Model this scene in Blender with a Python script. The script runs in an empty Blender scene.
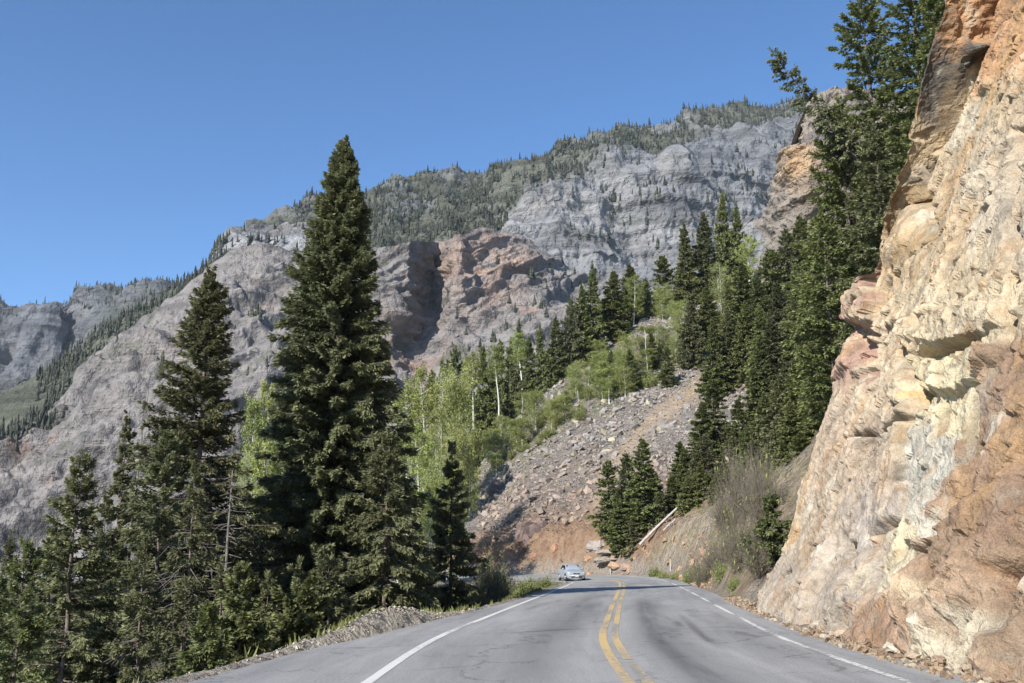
import bpy, bmesh, math, random
import numpy as np
PI = math.pi
rad = math.radians
random.seed(7)
scene = bpy.context.scene
COL = scene.collection

# ------------------------------------------------------------------ camera
F_PX, TILT, EYE = 995.0, math.atan((561 - 341.5) / 995.0), 1.62
cam_d = bpy.data.cameras.new("camera")
cam = bpy.data.objects.new("camera", cam_d)
COL.objects.link(cam)
cam.location = (0, 0, EYE)
cam.rotation_euler = (PI / 2 + TILT, 0, 0)
cam_d.sensor_width = 36.0
cam_d.lens = 36.0 * F_PX / 1024.0
cam_d.clip_start = 0.1
cam_d.clip_end = 8000
scene.camera = cam
CT, ST = math.cos(TILT), math.sin(TILT)


def at(px, py, Y):
    """the point seen at a photo position, at ground distance Y"""
    v = (341.5 - py) / F_PX
    k = Y / (CT - v * ST)
    return ((px - 512) / F_PX * k, Y, EYE + (ST + v * CT) * k)


def at_a(px, py, Y):
    v = (341.5 - py) / F_PX
    k = Y / (CT - v * ST)
    return np.stack([(px - 512) / F_PX * k, Y + 0 * px, EYE + (ST + v * CT) * k], -1)


def to_px(P):
    x, y, z = P[:, 0], P[:, 1], P[:, 2] - EYE
    d = y * CT + z * ST
    u = -y * ST + z * CT
    d = np.maximum(d, 0.5)
    return 512 + F_PX * x / d, 341.5 - F_PX * u / d


def sstep(a, b, x):
    t = np.clip((x - a) / (b - a), 0, 1)
    return t * t * (3 - 2 * t)


# ------------------------------------------------------------------ noise
def _h(ix, iy, iz, s):
    n = (ix.astype(np.int64) * 374761393 + iy.astype(np.int64) * 668265263 + iz.astype(np.int64) * 2147483647 + s * 974634497) & 0xFFFFFFFF
    n = ((n ^ (n >> 13)) * 1274126177) & 0xFFFFFFFF
    n = ((n ^ (n >> 15)) * 2246822519) & 0xFFFFFFFF
    return (n ^ (n >> 16)) & 0xFFFFFFFF


def h01(ix, iy, iz, s):
    return _h(ix, iy, iz, s) / 4294967295.0


def vnoise(P, s=0):
    """value-gradient noise, about -1..1"""
    P0 = np.floor(P)
    f = P - P0
    i = P0.astype(np.int64)
    w = f * f * f * (f * (f * 6 - 15) + 10)
    out = 0
    for dx in (0, 1):
        wx = w[:, 0] if dx else 1 - w[:, 0]
        for dy in (0, 1):
            wy = w[:, 1] if dy else 1 - w[:, 1]
            for dz in (0, 1):
                wz = w[:, 2] if dz else 1 - w[:, 2]
                hh = _h(i[:, 0] + dx, i[:, 1] + dy, i[:, 2] + dz, s)
                gx = (hh & 1023) / 511.5 - 1
                gy = ((hh >> 10) & 1023) / 511.5 - 1
                gz = ((hh >> 20) & 1023) / 511.5 - 1
                out = out + wx * wy * wz * (gx * (f[:, 0] - dx) + gy * (f[:, 1] - dy) + gz * (f[:, 2] - dz))
    return out * 1.3


def fbm(P, o=4, s=0, g=0.5, ridged=False):
    a, t, out = 1.0, 0.0, 0
    for k in range(o):
        n = vnoise(P * (2.03 ** k) + 17.3 * k, s + k)
        if ridged:
            n = 1 - 2 * np.abs(n) * 1.4
        out = out + a * n
        t += a
        a *= g
    return out / t


def facets(P, s=0, tilt=0.9, off=0.4, edge=0.10):
    """fractured rock: flat tilted faces, one per cell, meeting in narrow steps; returns height and border distance"""
    i0 = np.floor(P).astype(np.int64)
    n = len(P)
    d1 = np.full(n, 9.0); d2 = np.full(n, 9.0); v1 = np.zeros(n); v2 = np.zeros(n)
    for dx in (-1, 0, 1):
        for dy in (-1, 0, 1):
            for dz in (-1, 0, 1):
                a, b, c = i0[:, 0] + dx, i0[:, 1] + dy, i0[:, 2] + dz
                hh = _h(a, b, c, s)
                rx = P[:, 0] - (a + (hh & 1023) / 1023.0)
                ry = P[:, 1] - (b + ((hh >> 10) & 1023) / 1023.0)
                rz = P[:, 2] - (c + ((hh >> 20) & 1023) / 1023.0)
                d = np.sqrt(rx * rx + ry * ry + rz * rz)
                h2 = _h(a, b, c, s + 91)
                v = off * ((h2 & 255) / 127.5 - 1) + tilt * (rx * (((h2 >> 8) & 255) / 127.5 - 1) + ry * (((h2 >> 16) & 255) / 127.5 - 1) + rz * (((h2 >> 24) & 255) / 127.5 - 1))
                m = d < d1
                m2 = (~m) & (d < d2)
                v2 = np.where(m, v1, np.where(m2, v, v2))
                d2 = np.where(m, d1, np.where(m2, d, d2))
                v1 = np.where(m, v, v1)
                d1 = np.where(m, d, d1)
    k = sstep(-edge, edge, d2 - d1)
    return v2 * (1 - k) + v1 * k, d2 - d1


def plates(t, s=0, fall=0.12):
    """one set of rock joints: plates that rise evenly and break off sharply, each with its own height"""
    k = np.floor(t)
    f = t - k
    hh = _h(k, k * 0, k * 0, s)
    amp = 0.15 + 0.85 * (hh & 255) / 255.0
    f = np.where((hh >> 8) & 3, f, 1 - f)
    return amp * np.where(f < 1 - fall, f / (1 - fall), (1 - f) / fall) - 0.3


# ------------------------------------------------------------------ mesh helpers
class Geo:
    """collects vertices, faces, per-face material slots and per-vertex values"""
    def __init__(s):
        s.V, s.F, s.M, s.T, s.n = [], [], [], [], 0

    def add(s, V, F, m=0, t=0.5):
        V = np.asarray(V, dtype=np.float64).reshape(-1, 3)
        F = np.asarray(F, dtype=np.int64)
        s.V.append(V)
        s.F.append(F + s.n)
        s.M.append(np.full(len(F), m, dtype=np.int32))
        s.T.append(np.broadcast_to(np.asarray(t, dtype=np.float64), (len(V),)))
        s.n += len(V)

    def mesh(s, name, mats, smooth=False):
        return build_mesh(name, np.concatenate(s.V), s.F, mats, np.concatenate(s.M), smooth, tint=np.concatenate(s.T))


def build_mesh(name, V, Fs, mats, mi=None, smooth=False, tint=None, col=None, uv=None):
    me = bpy.data.meshes.new(name)
    Fs = [np.asarray(f) for f in (Fs if isinstance(Fs, list) else [Fs])]
    me.vertices.add(len(V))
    me.vertices.foreach_set("co", np.ascontiguousarray(V, dtype=np.float32).ravel())
    li = np.concatenate([f.ravel() for f in Fs]).astype(np.int32)
    tot = np.concatenate([np.full(len(f), f.shape[1], dtype=np.int32) for f in Fs])
    st = np.concatenate([[0], np.cumsum(tot)[:-1]]).astype(np.int32)
    me.loops.add(len(li))
    me.loops.foreach_set("vertex_index", li)
    me.polygons.add(len(tot))
    me.polygons.foreach_set("loop_start", st)
    me.polygons.foreach_set("loop_total", tot)
    if mi is not None:
        me.polygons.foreach_set("material_index", mi)
    me.polygons.foreach_set("use_smooth", np.full(len(tot), smooth, dtype=bool))
    for m in (mats if isinstance(mats, (list, tuple)) else [mats]):
        me.materials.append(m)
    if tint is not None:
        a = me.attributes.new("tint", 'FLOAT', 'POINT')
        a.data.foreach_set("value", np.asarray(tint, dtype=np.float32))
    if col is not None:
        a = me.attributes.new("col", 'FLOAT_COLOR', 'POINT')
        c = np.ones((len(V), 4), dtype=np.float32)
        c[:, :3] = col
        a.data.foreach_set("color", c.ravel())
    if uv is not None:
        a = me.uv_layers.new(name="UVMap")
        a.data.foreach_set("uv", np.ascontiguousarray(uv[li], dtype=np.float32).ravel())
    me.update(calc_edges=True)
    return me


def grid_faces(nu, nv):
    i = np.arange(nu * nv).reshape(nv, nu)
    return np.stack([i[:-1, :-1].ravel(), i[:-1, 1:].ravel(), i[1:, 1:].ravel(), i[1:, :-1].ravel()], -1)


def link(name, me, parent=None, **props):
    o = bpy.data.objects.new(name, me)
    COL.objects.link(o)
    if parent is not None:
        o.parent = parent
    for k, v in props.items():
        o[k] = v
    return o


def empty(name, loc, label, cat, group=None, rz=0.0):
    o = bpy.data.objects.new(name, None)
    COL.objects.link(o)
    o.location = loc
    o.rotation_euler = (0, 0, rz)
    o.empty_display_size = 0.3
    o["label"] = label
    o["category"] = cat
    if group:
        o["group"] = group
    return o


def tube(G, pts, radii, sides=6, m=0, t=0.5, cap=True):
    pts = np.asarray(pts, float)
    n = len(pts)
    d = np.gradient(pts, axis=0)
    d /= np.linalg.norm(d, axis=1, keepdims=True) + 1e-9
    ref = np.where(np.abs(d[:, 2:3]) > 0.9, np.array([[1.0, 0, 0]]), np.array([[0, 0, 1.0]]))
    a = np.cross(ref, d); a /= np.linalg.norm(a, axis=1, keepdims=True) + 1e-9
    b = np.cross(d, a)
    th = np.arange(sides) / sides * 2 * PI
    V = pts[:, None, :] + np.asarray(radii)[:, None, None] * (np.cos(th)[None, :, None] * a[:, None, :] + np.sin(th)[None, :, None] * b[:, None, :])
    i = np.arange(n * sides).reshape(n, sides)
    j = np.roll(i, -1, axis=1)
    G.add(V.reshape(-1, 3), np.stack([i[:-1].ravel(), j[:-1].ravel(), j[1:].ravel(), i[1:].ravel()], -1), m, t)


def thin_sticks(G, A, B, ra, rb, m=0, t=0.5):
    """many three-sided sticks at once"""
    A = np.asarray(A); B = np.asarray(B)
    n = len(A)
    d = B - A
    d = d / (np.linalg.norm(d, axis=1, keepdims=True) + 1e-9)
    ref = np.where(np.abs(d[:, 2:3]) > 0.9, np.array([[1.0, 0, 0]]), np.array([[0, 0, 1.0]]))
    a = np.cross(ref, d); a /= np.linalg.norm(a, axis=1, keepdims=True) + 1e-9
    b = np.cross(d, a)
    V = np.zeros((n, 6, 3))
    for k in range(3):
        o = math.cos(k * 2.0944) * a + math.sin(k * 2.0944) * b
        V[:, k] = A + o * np.reshape(ra, (-1, 1))
        V[:, 3 + k] = B + o * np.reshape(rb, (-1, 1))
    base = np.arange(n)[:, None] * 6
    Fq = np.concatenate([base + np.array([[k, (k + 1) % 3, 3 + (k + 1) % 3, 3 + k]]) for k in range(3)])
    G.add(V.reshape(-1, 3), Fq, m, t if np.ndim(t) == 0 else np.repeat(t, 6))


# ------------------------------------------------------------------ materials
def new_mat(name):
    m = bpy.data.materials.new(name)
    m.use_nodes = True
    nt = m.node_tree
    return m, nt, nt.nodes, nt.links, nt.nodes["Principled BSDF"]


def N(nt, typ, **kw):
    n = nt.nodes.new(typ)
    for k, v in kw.items():
        if k in n.inputs.keys():
            n.inputs[k].default_value = v
        else:
            setattr(n, k, v)
    return n


def mixc(nt, f, a, b, mode='MIX'):
    n = nt.nodes.new('ShaderNodeMix')
    n.data_type = 'RGBA'
    n.blend_type = mode
    for idx, v in ((0, f), (6, a), (7, b)):
        if hasattr(v, 'links'):
            nt.links.new(v, n.inputs[idx])
        elif idx == 0:
            n.inputs[0].default_value = v
        else:
            n.inputs[idx].default_value = (*v, 1) if len(v) == 3 else v
    return n.outputs[2]


def ramp(nt, src, *stops):
    r = nt.nodes.new('ShaderNodeValToRGB')
    el = r.color_ramp.elements
    el[0].position, el[1].position = stops[0][0], stops[-1][0]
    for p, c in stops[1:-1]:
        el.new(p)
    for e, (p, c) in zip(sorted(el, key=lambda e: e.position), stops):
        e.color = (c, c, c, 1) if np.isscalar(c) else (*c, 1)
    nt.links.new(src, r.inputs[0])
    return r.outputs[0]


def noise_out(nt, vec, scale, detail=6, rough=0.55, dist=0.0):
    n = N(nt, 'ShaderNodeTexNoise', Scale=scale, Detail=detail, Roughness=rough, Distortion=dist)
    nt.links.new(vec, n.inputs['Vector'])
    return n.outputs[0]


def stretched(nt, vec, sx, sy, sz, rot=(0, 0, 0)):
    m = nt.nodes.new('ShaderNodeMapping')
    m.inputs['Scale'].default_value = (sx, sy, sz)
    m.inputs['Rotation'].default_value = rot
    nt.links.new(vec, m.inputs['Vector'])
    return m.outputs[0]


def rock_material(name, scale, contrast=0.35, bump=0.6, strata=0.0, strata_scale=1.0, speck=0.0, bump_d=None, tiltrot=(0, 0, 0), craggy=-1.1):
    """rock whose base colour comes from the vertex colour, broken up at several sizes"""
    m, nt, nd, lk, b = new_mat(name)
    geo = nd.new('ShaderNodeTexCoord')
    vec = geo.outputs['Object']
    at_ = N(nt, 'ShaderNodeAttribute', attribute_name="col")
    n1 = noise_out(nt, vec, scale, 8, 0.62, 0.3)
    n2 = noise_out(nt, vec, scale * 6.3, 8, 0.65)
    f1 = ramp(nt, n1, (0.30, 1 - contrast), (0.5, 1.0), (0.72, 1 + contrast * 0.55))
    c = mixc(nt, 1.0, at_.outputs['Color'], f1, 'MULTIPLY')
    f2 = ramp(nt, n2, (0.32, 1 - contrast * 0.9), (0.52, 1.0), (0.75, 1 + contrast * 0.45))
    c = mixc(nt, 1.0, c, f2, 'MULTIPLY')
    hts = [(n1, 0.45), (n2, 0.35)]
    if strata:
        sv = stretched(nt, vec, 0.10, 0.10, 1.0, tiltrot)
        n3 = noise_out(nt, sv, strata_scale, 5, 0.6, 0.4)
        f3 = ramp(nt, n3, (0.36, 1 - strata), (0.5, 1.0), (0.66, 1 + strata * 0.5))
        c = mixc(nt, 1.0, c, f3, 'MULTIPLY')
        hts.append((n3, 0.8))
    # craggy facets at several sizes
    vf = N(nt, 'ShaderNodeTexVoronoi', feature='F1', Scale=scale * 2.6, Detail=4.0, Roughness=0.6, Lacunarity=2.3)
    lk.new(stretched(nt, vec, 1, 1, 0.8, (0.3, 0.5, 0.2)), vf.inputs['Vector'])
    hts.append((vf.outputs['Distance'], craggy))
    # fracture lines
    vor = N(nt, 'ShaderNodeTexVoronoi', feature='DISTANCE_TO_EDGE', Scale=scale * 2.2)
    wv = noise_out(nt, vec, scale * 2.0, 4, 0.6)
    mv = N(nt, 'ShaderNodeVectorMath', operation='MULTIPLY_ADD')
    lk.new(vec, mv.inputs[0]); mv.inputs[1].default_value = (1, 1, 0.6)
    cmb = nd.new('ShaderNodeCombineXYZ')
    mm = N(nt, 'ShaderNodeMath', operation='MULTIPLY'); lk.new(wv, mm.inputs[0]); mm.inputs[1].default_value = 1.1 / scale
    for k in range(3):
        lk.new(mm.outputs[0], cmb.inputs[k])
    lk.new(cmb.outputs[0], mv.inputs[2])
    lk.new(mv.outputs[0], vor.inputs['Vector'])
    crk = ramp(nt, vor.outputs['Distance'], (0.0, 0.0), (0.06, 1.0))
    cmask = ramp(nt, n1, (0.5, 0.0), (0.7, 0.55))
    ck = mixc(nt, cmask, (1, 1, 1), crk)
    hts.append((ck, 0.25))
    if speck:
        n4 = noise_out(nt, vec, scale * 45, 3, 0.7)
        f4 = ramp(nt, n4, (0.35, 1 - speck), (0.5, 1.0), (0.68, 1 + speck * 0.6))
        c = mixc(nt, 1.0, c, f4, 'MULTIPLY')
        hts.append((n4, 0.10))
    lk.new(c, b.inputs['Base Color'])
    b.inputs['Roughness'].default_value = 0.92
    b.inputs['Specular IOR Level'].default_value = 0.2
    acc = None
    for s, w in hts:
        mu = N(nt, 'ShaderNodeMath', operation='MULTIPLY_ADD')
        lk.new(s, mu.inputs[0]); mu.inputs[1].default_value = w
        if acc is None:
            mu.inputs[2].default_value = 0
        else:
            lk.new(acc, mu.inputs[2])
        acc = mu.outputs[0]
    bp = N(nt, 'ShaderNodeBump', Strength=bump, Distance=(bump_d or 0.5 / scale))
    lk.new(acc, bp.inputs['Height'])
    lk.new(bp.outputs[0], b.inputs['Normal'])
    return m


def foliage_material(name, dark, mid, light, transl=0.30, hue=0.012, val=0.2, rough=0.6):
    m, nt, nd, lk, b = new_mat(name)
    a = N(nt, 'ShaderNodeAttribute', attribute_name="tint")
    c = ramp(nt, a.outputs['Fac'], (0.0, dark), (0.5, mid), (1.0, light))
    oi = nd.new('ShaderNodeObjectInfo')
    hsv = nd.new('ShaderNodeHueSaturation')
    for key, lo, hi, mul in (('Hue', 0.5 - hue, 0.5 + hue, 1.0), ('Value', 1 - val, 1 + val, 7.31)):
        fr = N(nt, 'ShaderNodeMath', operation='MULTIPLY'); lk.new(oi.outputs['Random'], fr.inputs[0]); fr.inputs[1].default_value = mul
        fc = N(nt, 'ShaderNodeMath', operation='FRACT'); lk.new(fr.outputs[0], fc.inputs[0])
        mr = N(nt, 'ShaderNodeMapRange'); lk.new(fc.outputs[0], mr.inputs[0])
        mr.inputs[3].default_value = lo; mr.inputs[4].default_value = hi
        lk.new(mr.outputs[0], hsv.inputs[key])
    lk.new(c, hsv.inputs['Color'])
    lk.new(hsv.outputs[0], b.inputs['Base Color'])
    b.inputs['Roughness'].default_value = rough
    b.inputs['Specular IOR Level'].default_value = 0.25
    tr = nd.new('ShaderNodeBsdfTranslucent')
    lk.new(hsv.outputs[0], tr.inputs['Color'])
    mx = N(nt, 'ShaderNodeMixShader'); mx.inputs[0].default_value = transl
    lk.new(b.outputs[0], mx.inputs[1]); lk.new(tr.outputs[0], mx.inputs[2])
    lk.new(mx.outputs[0], nd['Material Output'].inputs['Surface'])
    return m


def plain(name, c, rough=0.6, metal=0.0, noise=0.0, nscale=8.0, c2=None, spec=0.3, bump=0.0):
    m, nt, nd, lk, b = new_mat(name)
    b.inputs['Roughness'].default_value = rough
    b.inputs['Metallic'].default_value = metal
    b.inputs['Specular IOR Level'].default_value = spec
    if noise or c2:
        tc = nd.new('ShaderNodeTexCoord')
        n = noise_out(nt, tc.outputs['Object'], nscale, 6, 0.6)
        if c2:
            cc = ramp(nt, n, (0.35, c), (0.65, c2))
        else:
            cc = mixc(nt, 1.0, c, ramp(nt, n, (0.3, 1 - noise), (0.7, 1 + noise)), 'MULTIPLY')
        lk.new(cc, b.inputs['Base Color'])
        if bump:
            bp = N(nt, 'ShaderNodeBump', Strength=bump, Distance=0.02)
            lk.new(n, bp.inputs['Height']); lk.new(bp.outputs[0], b.inputs['Normal'])
    else:
        b.inputs['Base Color'].default_value = (*c, 1)
    return m


MAT = {}
MAT['bark'] = plain('spruce_bark', (0.10, 0.075, 0.06), 0.9, c2=(0.19, 0.16, 0.14), nscale=6, bump=0.5)
MAT['deadwood'] = plain('dead_wood', (0.30, 0.27, 0.25), 0.9, c2=(0.48, 0.44, 0.40), nscale=5, bump=0.3)
MAT['greydead'] = plain('dead_branches', (0.13, 0.115, 0.105), 0.9, c2=(0.22, 0.20, 0.18), nscale=5)
MAT['aspenbark'] = plain('aspen_bark', (0.42, 0.42, 0.36), 0.8, c2=(0.62, 0.61, 0.55), nscale=1.2)
MAT['needle'] = foliage_material('spruce_needles', (0.074, 0.082, 0.044), (0.182, 0.194, 0.098), (0.29, 0.29, 0.145))
MAT['needle_green'] = foliage_material('fir_needles', (0.074, 0.090, 0.038), (0.20, 0.225, 0.088), (0.32, 0.335, 0.13))
MAT['far_needle'] = foliage_material('distant_needles', (0.020, 0.025, 0.017), (0.046, 0.052, 0.032), (0.082, 0.087, 0.053), transl=0.05, hue=0.015)
MAT['pine'] = foliage_material('pine_needles', (0.062, 0.076, 0.035), (0.165, 0.19, 0.078), (0.27, 0.285, 0.115))
MAT['aspen'] = foliage_material('aspen_leaves', (0.20, 0.225, 0.07), (0.31, 0.342, 0.104), (0.40, 0.42, 0.18), transl=0.35, val=0.15)
MAT['bush'] = foliage_material('bush_leaves', (0.14, 0.165, 0.045), (0.235, 0.265, 0.075), (0.32, 0.34, 0.12), transl=0.25, val=0.2)
MAT['twig'] = plain('bare_twigs', (0.11, 0.092, 0.07), 0.9, c2=(0.185, 0.16, 0.125), nscale=3)
MAT['grass'] = foliage_material('grass_blades', (0.09, 0.10, 0.03), (0.16, 0.18, 0.055), (0.30, 0.27, 0.13), transl=0.2)

# ------------------------------------------------------------------ world, sun
TIP_BASE = at(345, 140, 44.0)
TIP_SHADOW = (12.3, 70.0)
sdx, sdy = TIP_SHADOW[0] - TIP_BASE[0], TIP_SHADOW[1] - TIP_BASE[1]
EL = math.atan2(TIP_BASE[2], math.hypot(sdx, sdy))
AZ = math.atan2(-sdx, -sdy)                     # compass direction of the sun, from +Y towards +X
w = bpy.data.worlds.new("World")
scene.world = w
w.use_nodes = True
wn = w.node_tree
sky = wn.nodes.new('ShaderNodeTexSky')
sky.sky_type = 'NISHITA'
sky.sun_disc = False
sky.sun_elevation = EL
sky.sun_rotation = AZ
sky.altitude = 3000
sky.air_density = 1.0
sky.dust_density = 0.5
sky.ozone_density = 2.4
bg = wn.nodes['Background']
bg.inputs['Strength'].default_value = 0.14
hs = wn.nodes.new('ShaderNodeHueSaturation')
hs.inputs['Saturation'].default_value = 1.16
wn.links.new(sky.outputs[0], hs.inputs['Color'])
wn.links.new(hs.outputs[0], bg.inputs['Color'])
sun_d = bpy.data.lights.new("sun", 'SUN')
sun_d.energy = 5.0
sun_d.angle = rad(0.53)
sun_d.color = (1.0, 0.95, 0.87)
sun = bpy.data.objects.new("sun", sun_d)
COL.objects.link(sun)
S = np.array([math.sin(AZ) * math.cos(EL), math.cos(AZ) * math.cos(EL), math.sin(EL)])
from mathutils import Vector
sun.rotation_euler = Vector(S).to_track_quat('Z', 'Y').to_euler()
sun.location = (-40, -50, 60)
print("SUN el", math.degrees(EL), "az", math.degrees(AZ))
scene.view_settings.view_transform = 'Standard'
scene.view_settings.look = 'None'
scene.view_settings.gamma = 1
scene.view_settings.use_curve_mapping = False
scene.view_settings.exposure = 0.62
scene.cycles.use_denoising = True
scene.cycles.max_bounces = 6
scene.cycles.diffuse_bounces = 3
scene.cycles.transmission_bounces = 4
scene.cycles.volume_bounces = 0
scene.cycles.transparent_max_bounces = 6

# ------------------------------------------------------------------ road line and ground heights
def catmull(pts, step=0.5):
    pts = np.asarray(pts, float)
    ext = np.vstack([2 * pts[0] - pts[1], pts, 2 * pts[-1] - pts[-2]])
    out = []
    for i in range(1, len(ext) - 2):
        p0, p1, p2, p3 = ext[i - 1:i + 3]
        n = max(2, int(np.linalg.norm(p2 - p1) / step))
        t = np.linspace(0, 1, n, endpoint=False)[:, None]
        out.append(0.5 * ((2 * p1) + (-p0 + p2) * t + (2 * p0 - 5 * p1 + 4 * p2 - p3) * t ** 2 + (-p0 + 3 * p1 - 3 * p2 + p3) * t ** 3))
    out.append(pts[-1:])
    return np.vstack(out)


RC = catmull([(0.6, -60), (1.2, -30), (1.55, 0), (1.72, 13), (2.05, 21.5), (2.83, 29), (3.95, 38.8), (6.2, 58), (7.75, 72), (8.55, 81),
              (8.55, 88), (7.3, 94.5), (4.2, 99.5), (-1.0, 102.3), (-9, 104.2), (-25, 107), (-45, 114), (-80, 132), (-120, 150)], 0.5)
RD = np.gradient(RC, axis=0); RD /= np.linalg.norm(RD, axis=1, keepdims=True)
RN = np.stack([RD[:, 1], -RD[:, 0]], -1)          # to the right / outside of the bend
RS = np.concatenate([[0], np.cumsum(np.linalg.norm(np.diff(RC, axis=0), axis=1))])
S0 = RS[np.argmin(np.abs(RC[:, 1] - 0) + np.abs(RC[:, 0] - 1.55))]
BANK = 0.058 * sstep(S0 + 74, S0 + 96, RS)
KNEE = S0 + 84


def road_coords(X, Y):
    """signed offset from the centre line (right/outside positive) and its nearest index"""
    X = np.asarray(X, float).ravel(); Y = np.asarray(Y, float).ravel()
    best = np.full(len(X), 1e18); bi = np.zeros(len(X), dtype=np.int64)
    sub = np.arange(0, len(RC), 2)
    for c in range(0, len(X), 20000):
        x = X[c:c + 20000, None] - RC[None, sub, 0]; y = Y[c:c + 20000, None] - RC[None, sub, 1]
        d = x * x + y * y
        k = d.argmin(1)
        bi[c:c + 20000] = sub[k]
    dx = X - RC[bi, 0]; dy = Y - RC[bi, 1]
    along = dx * RD[bi, 0] + dy * RD[bi, 1]
    lat = dx * RN[bi, 0] + dy * RN[bi, 1]
    dist = np.hypot(dx, dy)
    return np.sign(lat) * np.maximum(np.abs(lat), np.where(np.abs(along) > 1.0, dist, 0)), bi


def road_z(bi, lat):
    return BANK[bi] * np.clip(lat, -9, 9)


def left_edge(bi):
    """pavement edge on the left: wide pull-out near the camera"""
    y = RC[bi, 1]
    e = np.interp(y, [-60, 8, 14.5, 20, 22, 28, 34, 44, 60, 300], [6.4, 6.4, 6.15, 5.65, 5.25, 4.95, 4.6, 4.25, 4.1, 4.0])
    return np.where(RS[bi] > S0 + 86, 4.0, e)


CREST = [(-120, 700, 120, 0.25), (300, 560, 138, 0.3), (440, 505, 146, 1), (490, 462, 155, 1), (520, 430, 156, 1), (560, 395, 157, 1), (600, 368, 161, 1),
         (640, 338, 167, 1), (700, 318, 172, 1), (760, 298, 180, 1), (830, 270, 190, 1), (900, 200, 205, 1), (1024, 150, 215, 1)]
cP = np.array([at(a, b, c) for a, b, c, _ in CREST])
cd, _ = road_coords(cP[:, 0], cP[:, 1])
cK = cP[:, 2] / (np.abs(cd) - 5.5)
cK[0], cK[1] = 0.10, 0.16


def ground_z(X, Y, rough=True):
    X = np.asarray(X, float); Y = np.asarray(Y, float)
    sh = X.shape
    X = X.ravel(); Y = Y.ravel()
    d, bi = road_coords(X, Y)
    rz = road_z(bi, d)
    ad = np.abs(d)
    yc = np.interp(X, cP[:, 0], cP[:, 1])
    k = np.interp(X, cP[:, 0], cK)
    # outside of the bend: cut bank, then hillside up to the crest
    steep = 1 + 0.55 * (1 - sstep(75, 112, Y))
    Ye = np.minimum(Y, yc)
    de, _ = (d, bi) if True else (0, 0)
    over = np.maximum(Y - yc, 0)
    up = np.maximum(ad - 5.4 - 1.0 * over, 0)
    cut = np.clip((ad - 5.3) * 1.15, 0, 3.2) * sstep(46, 56, Y + 0.0 * X) * sstep(-12, 4, X)
    hill = k * steep * up + cut * 0.8 - 0.25 * np.maximum(over - 60, 0)
    hill = np.where((Y < 46), np.maximum(ad - 5.6, 0) * 0.75, hill)
    # inside of the bend and canyon side
    le = left_edge(bi)
    e = np.maximum(ad - le - 0.5, 0)
    inside = sstep(50, 62, Y) * sstep(-13, -4, X)
    slope = 0.50 * (1 - inside) + 0.17 * inside
    drop = -slope * e - 0.12 * sstep(0, 1.0, e)
    drop = np.maximum(drop, -34 + 0.0 * e)
    # gravel berm beside the pull-out
    bx, by = X + 2.95, Y - 26.0
    al = bx * 0.21 + by * 0.978; ac = bx * 0.978 - by * 0.21
    berm = 0.5 * np.exp(-(al / 4.4) ** 2 - (ac / 0.85) ** 2) * sstep(0.0, 0.5, ad - le)
    z = np.where(d > 0, rz * (1 - sstep(5, 12, ad)) + hill, rz * (1 - sstep(5, 12, ad)) + drop + berm)
    pave = np.where(d > 0, 4.9, le)
    off = sstep(0.0, 1.2, ad - pave)
    z = z - 0.10 * (1 - sstep(-0.1, 0.25, ad - pave))
    if rough:
        P = np.stack([X, Y, np.zeros_like(X)], -1)
        far = sstep(6, 16, ad)
        z = z + off * (0.05 * fbm(P * 1.3, 3, 5) + far * (0.5 * fbm(P * 0.22, 4, 6) + 1.6 * fbm(P * 0.05, 3, 8)))
        # fall-line ribs on the cut bank
        rb = (d > 0) * sstep(5.2, 7, ad) * (1 - sstep(14, 22, ad))
        z = z + rb * 0.55 * fbm(np.stack([X * 0.8, Y * 0.8, ad * 0.12], -1), 4, 15, ridged=True)
    return z.reshape(sh)


def gz(x, y):
    return float(ground_z(np.array([x]), np.array([y]))[0])


def axis(segs):
    out = []
    for a, b, st in segs:
        out.append(np.arange(a, b, st))
    return np.concatenate(out + [[segs[-1][1]]])


gx = axis([(-420, -160, 13), (-160, -40, 3), (-40, -8, 0.8), (-8, 22, 0.35), (22, 60, 0.8), (60, 140, 2), (140, 420, 14)])
gy = axis([(-120, -20, 6), (-20, 8, 1.5), (8, 30, 0.35), (30, 112, 0.5), (112, 200, 0.9), (200, 420, 8)])
GX, GY = np.meshgrid(gx, gy)
GZ = ground_z(GX, GY)
dG, bG = road_coords(GX, GY)
aG = np.abs(dG)
Pg = np.stack([GX.ravel(), GY.ravel(), GZ.ravel()], -1)
gpx, gpy = to_px(Pg)


def lerp(a, b, t):
    return a + (np.asarray(b) - a) * t[:, None]


n1 = fbm(Pg * 0.35, 4, 21); n2 = fbm(Pg * 0.09, 3, 22); n3 = fbm(Pg * 1.7, 3, 23)
gc = np.tile(np.array([0.105, 0.085, 0.058]), (len(Pg), 1))                # forest floor
gc = lerp(gc, (0.13, 0.125, 0.05), sstep(-0.05, 0.3, n1 + 0.5 * n2))        # with some grass
out = (dG > 0)
scree = out * sstep(106, 112, Pg[:, 1] + 3 * n1) * (1 - sstep(55, 75, Pg[:, 0]))
gc = lerp(gc, (0.265, 0.232, 0.205), scree)
gc = lerp(gc, (0.20, 0.175, 0.165), scree * sstep(0.05, 0.3, n2 + 0.3 * n1))
gc = lerp(gc, (0.30, 0.21, 0.14), scree * sstep(0.1, 0.45, -n2 + 0.4 * n1) * 0.7)
# orange cut bank behind the road
cutm = out * sstep(5.2, 5.8, aG) * (1 - sstep(9.5, 17, aG + 5 * n1)) * sstep(92, 99, Pg[:, 1]) * sstep(-14, -4, Pg[:, 0])
gc = lerp(gc, (0.37, 0.25, 0.165), cutm)
gc = lerp(gc, (0.26, 0.15, 0.10), cutm * sstep(0.0, 0.3, n3))
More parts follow.
